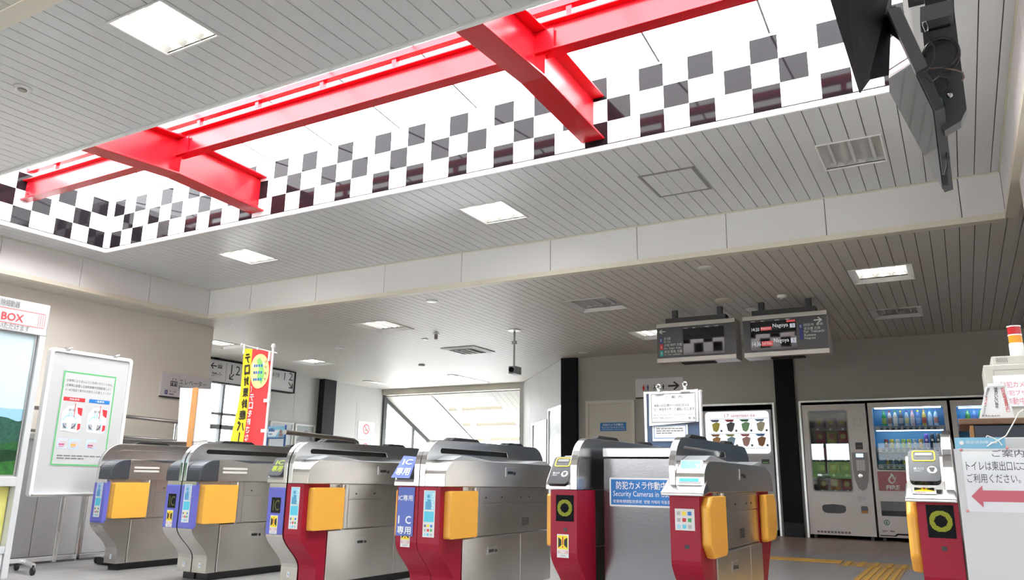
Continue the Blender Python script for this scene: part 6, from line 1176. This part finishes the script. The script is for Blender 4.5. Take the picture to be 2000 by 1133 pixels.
mb = MB(); mb.box(q[3][0]+0.01, 4.185, q[3][1], q[2][0]-0.006, 4.205, q[3][1]+0.015); mb.build('top_fold', wplast, n4)
tilt = (Vector((0, 0.02, q[2][1]-zb_))).normalized(); g = Fr((0, 4.169, zb_), (1, 0, 0), tilt)
def col_text(mb, s_, top, bot, w0):
    n = len(s_)
    for k, ch in enumerate(s_):
        a = (k+0.5)/n; x = top[0]+(bot[0]-top[0])*a; y = top[1]+(bot[1]-top[1])*a; hh = abs(bot[1]-top[1])/n*0.82
        q_ = g.at(x, y); ww = hh*0.5/FPX*4.9*w0; g.text(mb, ch, q_[0]-ww, q_[1]-ww*0.9, q_[0]+ww, q_[1]+ww*0.9, 0.001, bold=0.01)
mb = MB(); col_text(mb, '御用の方は', (1931, 758), (1925, 776), 1.0); col_text(mb, '押して下さい', (1925, 792), (1921, 810), 1.0); col_text(mb, '係員がいない場合', (1945, 757), (1947, 797), 1.0); g.text(mb, 'Please', g.at(1919, 814)[0], g.at(1919, 814)[1], g.at(1953, 810)[0], g.at(1953, 810)[1], 0.001); mb.build('black_lettering', ink, n4)
mb = MB(); col_text(mb, 'ボタンを', (1927, 775), (1925, 791), 1.0); col_text(mb, '切符売場係員呼出し', (1957, 757), (1970, 805), 1.0); mb.build('red_lettering', rink, n4)
MY = 5.0; n5 = thing('alarm_unit', 'beige control unit behind the counter with a red and amber signal lamp on top', 'control unit', (0.33, MY+0.15, 0)); bg_ = mat('unit_beige', (0.50, 0.49, 0.43), 0.45); g = FY(MY)
u0, v1 = g.at(1920, 713.5); ut, vt = g.at(1935.5, 696)
mb = MB(); mb.box(u0, MY, 0, 0.52, MY+0.4, v1); mb.build('case', bg_, n5, bevel=0.005); mb = MB(); mb.box(ut, MY+0.015, v1, 0.52, MY+0.3, vt); up = mb.build('upper_case', bg_, n5, bevel=0.005)
g2 = FY(MY+0.015); mb = MB()
for k in range(8): u, v = g2.at(1946+k*3, 708); g2.rect(mb, u, v, u+0.003, v+0.025, 0.001)
sub(mb, 'vent_slot', gink, up); mb = MB(); u, v = g.at(1940, 724); g.rect(mb, u, v, 0.5, v+0.002, 0.001); g.rect(mb, u, v-0.08, u+0.002, v, 0.001); mb.build('door_seam', gink, n5)
lx = g2.at(1988, 690)[0]; r = 0.033; zz = [g2.at(1988, y)[1] for y in (692, 668, 651, 634)]
mb = MB(); mb.lathe((lx, MY+0.06, vt), [(r*1.05, 0), (r*1.05, zz[1]-vt-0.004), (r, zz[1]-vt)], 20); mb.build('lamp_base', wplast, n5)
for a, b, c, nm in ((zz[1], zz[2]-0.006, (0.80, 0.28, 0.01), 'amber_lens'), (zz[2], zz[3]-0.006, (0.45, 0.008, 0.015), 'red_lens')):
    mb = MB(); mb.lathe((lx, MY+0.06, a), [(r, 0), (r, b-a)], 20); mb.build(nm, mat('lens_'+nm, c, 0.15, coat=0.4), n5); mb = MB(); mb.lathe((lx, MY+0.06, b), [(r*1.04, 0), (r*1.04, 0.006)], 20); mb.build('lamp_ring', wplast, n5)
n6 = thing('camera_notice', 'plastic-sleeved notice with red letters hanging on the beige control unit', 'notice', (0.3, MY, 1.2)); g = FY(MY-0.004); u0, v1 = g.at(1938, 734); v0 = g.at(1940, 795)[1]
mb = MB(); g.box(mb, u0, v0, 0.52, v1, 0, 0.002); mb.build('sheet', mat('laminated_paper', (0.80, 0.80, 0.84), 0.12, coat=0.6), n6); g = FY(MY-0.006); mb = MB(); kt('防犯カメラ', 1955, 758, 2012, 744); kt('防犯ブザー', 1960, 773, 2016, 761); kt('作動中', 1966, 791, 2002, 776); mb.build('red_lettering', mat('faded_red_ink', (0.70, 0.22, 0.28), 0.5), n6)
cb = thing('white_cable', 'thin white cable looping down over the counter ledge', 'cable', (0.12, KY+0.05, 0.93)); mb = MB(); g = FY(KY+0.03)
pts = [g.pt(*g.at(*p_)) for p_ in ((1999, 800), (1990, 806), (1980, 825), (1965, 851), (1950, 860), (1935, 867), (1928, 872))]; mb.tube(pts, 0.0022, 8); pts = [g.pt(*g.at(*p_)) for p_ in ((1957, 870), (1950, 861), (1938, 855), (1928, 851), (1926, 854))]; mb.tube(pts, 0.0022, 8); mb.build('cord', wplast, cb)
# tactile paving
t = thing('tactile_paving', 'yellow tactile paving strips on the tiled floor before the machines', 'tactile paving', (-1, 8.4, 0)); ty = mat('tactile_yellow', (0.58, 0.33, 0.04), 0.55); ty2 = mat('tactile_dull', (0.42, 0.28, 0.10), 0.6)
for k in range(16):
    a = -1.12-0.45*(k+1)
    mb = MB(); mb.box(a+0.004, 8.42, 0, a+0.446, 8.70, 0.006); mb.build('guide_slab', ty, t)
mb = MB(); mb.box(-1.11, 8.22, 0, 0.4, 8.68, 0.003); hb = mb.build('warning_slab', ty2, t); mb = MB()
for k in range(12): a = -1.08+k*0.122; mb.box(a, 8.24, 0.003, a+0.045, 8.66, 0.008)
sub(mb, 'rib', ty, hb)
mb = MB(); mb.box(-0.86, 2.0, 0, -0.54, 8.2, 0.003); hb = mb.build('path_slab', ty2, t); mb = MB()
for k in range(5): a = -0.84+k*0.06; mb.box(a, 2.0, 0.003, a+0.03, 8.2, 0.008)
sub(mb, 'rib', ty, hb)
# right wall below the raised ceiling edge
mb = MB(); mb.box(0.54, -4.2, 0, 0.75, 6.05, ZL-0.002); struct(mb.build('wall_right', white))
# ---- open screen housing hanging at the upper right
t = thing('open_monitor_housing', 'open dark grey screen housing hanging from the ceiling, cables loose, upper right', 'monitor housing', (0.09, 3.25, ZU))
hm = mat('housing_grey', (0.055, 0.057, 0.062), 0.5, spec=0.3); hd = mat('housing_black', (0.014, 0.014, 0.018), 0.5); cable = mat('cable_black', (0.015, 0.015, 0.016), 0.5)
A = lambda px, py, y: at(px, py, 'y', y)
bq = [A(1845, 255, 3.3), A(1877, 236, 3.3), A(1888, 212, 3.3), A(1861, -2, 3.3), A(1797, 14, 3.3), A(1808, 120, 3.3), A(1812, 200, 3.3)]
mb = MB(); mb.hexa(bq, [p+Vector((0, 0.07, 0)) for p in bq]); mb.build('back_plate', hm, t)
tq = [A(1797, 45, 3.22), A(1861, 28, 3.22), A(1861, -2, 3.22), A(1797, 14, 3.22)]; mb = MB(); mb.hexa(tq, [p+Vector((0, 0.08, 0)) for p in tq]); mb.build('top_flange', mat('housing_light', (0.10, 0.103, 0.11), 0.4), t)
mb = MB(); mb.box(0.06, 3.28, 2.55, 0.14, 3.36, ZU-0.001); mb.box(0.0, 3.24, 2.75, 0.2, 3.42, 2.83); mb.build('hanger', hd, t)
NT, NB, FT = A(1731, 18, 3.2), A(1826, 217, 3.2), A(1737, 178, 3.92)
pn_ = (NT-NB).cross(FT-NB); d_ = ray(1845, 376); FB = CP+d_*((NB-CP).dot(pn_)/d_.dot(pn_))
mb = MB(); dq = [NB, NT, FT, FB]; nn = (NT-NB).cross(FB-NB).normalized(); nn = nn if nn.x > 0 else -nn
mb.hexa(dq, [p+nn*0.035 for p in dq]); mb.build('screen_door', hm, t)
ins = lambda p, c, k: p+(c-p)*k
ce = (NT+NB+FT+FB)/4; iq = [ins(p, ce, 0.04)-nn*0.002 for p in dq]; mb = MB(); mb.hexa(iq, [p-nn*0.002 for p in iq]); mb.build('glossy_screen', mat('screen_mirror', (0.02, 0.022, 0.026), 0.04, spec=0.8), t, label='glossy dark screen')
c4 = [A(1732, 16, 3.17), A(1759, 12, 3.19), A(1812, 128, 3.19), A(1788, 140, 3.17)]; mb = MB(); mb.hexa(c4, [p+Vector((0.0, 0.05, 0)) for p in c4]); mb.build('end_cap', mat('housing_light', (0.10, 0.103, 0.11), 0.4), t, bevel=0.004)
fq = [A(1612, -30, 3.0), A(1648, -30, 3.05), A(1697, 155, 3.05), A(1678, 181, 3.0)]; mb = MB(); mb.hexa(fq, [p+Vector((0.004, 0.006, 0)) for p in fq]); mb.build('flap', hd, t)
fq = [A(1648, -30, 3.052), A(1742, -30, 3.3), A(1735, 146, 3.3), A(1697, 155, 3.052)]; mb = MB(); mb.hexa(fq, [p+Vector((0.002, 0.007, 0)) for p in fq]); mb.build('flap', mat('housing_ink', (0.008, 0.008, 0.013), 0.35), t)
mb = MB(); c_ = A(1838, 108, 3.27); rr = 0.062
mb.tube([c_+Vector((rr*math.cos(a), -0.01*math.sin(a*3), rr*1.15*math.sin(a))) for a in [math.pi*(1.05-1.6*k/20) for k in range(21)]], 0.007, 8); mb.tube([c_+Vector((rr*0.93*math.cos(a), -0.02, rr*1.05*math.sin(a))) for a in [math.pi*(1.0-1.5*k/20) for k in range(21)]], 0.006, 8); mb.build('cable_coil', cable, t)
def wire(pts, r, m, nm='loose_wire'): mb = MB(); mb.tube([A(x, y, z) for x, y, z in pts], r, 6); mb.build(nm, m, t)
wire(((1808, 60, 3.2), (1815, 72, 3.2), (1824, 90, 3.19), (1824, 112, 3.19), (1816, 130, 3.19), (1806, 140, 3.18)), 0.0035, cable)
wire(((1800, 45, 3.2), (1808, 42, 3.2), (1812, 52, 3.2), (1812, 60, 3.2), (1806, 62, 3.2), (1801, 50, 3.2), (1803, 44, 3.2)), 0.003, chrome, 'snap_hook')
wire(((1805, 140, 3.17), (1818, 158, 3.2), (1830, 185, 3.25), (1843, 205, 3.3), (1840, 225, 3.3)), 0.006, cable)
wire(((1842, 258, 3.4), (1846, 285, 3.45), (1852, 305, 3.5), (1850, 325, 3.5), (1846, 340, 3.5)), 0.005, cable)
wire(((1846, 256, 3.4), (1849, 285, 3.45), (1850, 320, 3.5), (1848, 345, 3.5)), 0.004, cable)
wire(((1815, 134, 3.25), (1840, 132, 3.25), (1868, 137, 3.25), (1880, 142, 3.25), (1883, 152, 3.25), (1878, 158, 3.25)), 0.003, mat('wire_brown', (0.18, 0.12, 0.09), 0.5))
wire(((1822, 160, 3.26), (1835, 150, 3.26), (1850, 155, 3.26), (1852, 170, 3.26), (1840, 180, 3.26), (1828, 178, 3.26)), 0.004, cable)
mb = MB(); q = [A(1826, 185, 3.22), A(1838, 190, 3.22), A(1843, 214, 3.22), A(1832, 208, 3.22)]; mb.hexa(q, [p+Vector((0.003, 0.012, 0)) for p in q]); mb.build('circuit_board', mat('board_green', (0.05, 0.20, 0.09), 0.4), t)
mb = MB(); q = [A(1806, 142, 3.22), A(1810, 142, 3.22), A(1826, 185, 3.22), A(1822, 182, 3.22)]; mb.hexa(q, [p+Vector((0.003, 0.01, 0)) for p in q]); mb.build('ribbon_cable', mat('ribbon_orange', (0.35, 0.13, 0.05), 0.5), t)
mb = MB(); mb.lathe(A(1855, 188, 3.298), [(0.012, 0), (0.012, -0.008), (0.007, -0.012)], 6, 'y'); mb.build('bolt', chrome, t)
mb = MB(); mb.box(*(A(1846, 352, 3.5)-Vector((0.01, 0.01, 0.02))), *(A(1846, 352, 3.5)+Vector((0.01, 0.01, 0.02)))); mb.build('plug', cable, t)
# street side planting mirrored in the machine glass
hg = mat('hedge_green', (0.05, 0.10, 0.02), 0.8, var=0.6, vscale=3)
mb = MB(); mb.box(-18, -30, -0.13, 12, -28, 2.2); struct(mb.build('ground_hedge', hg))
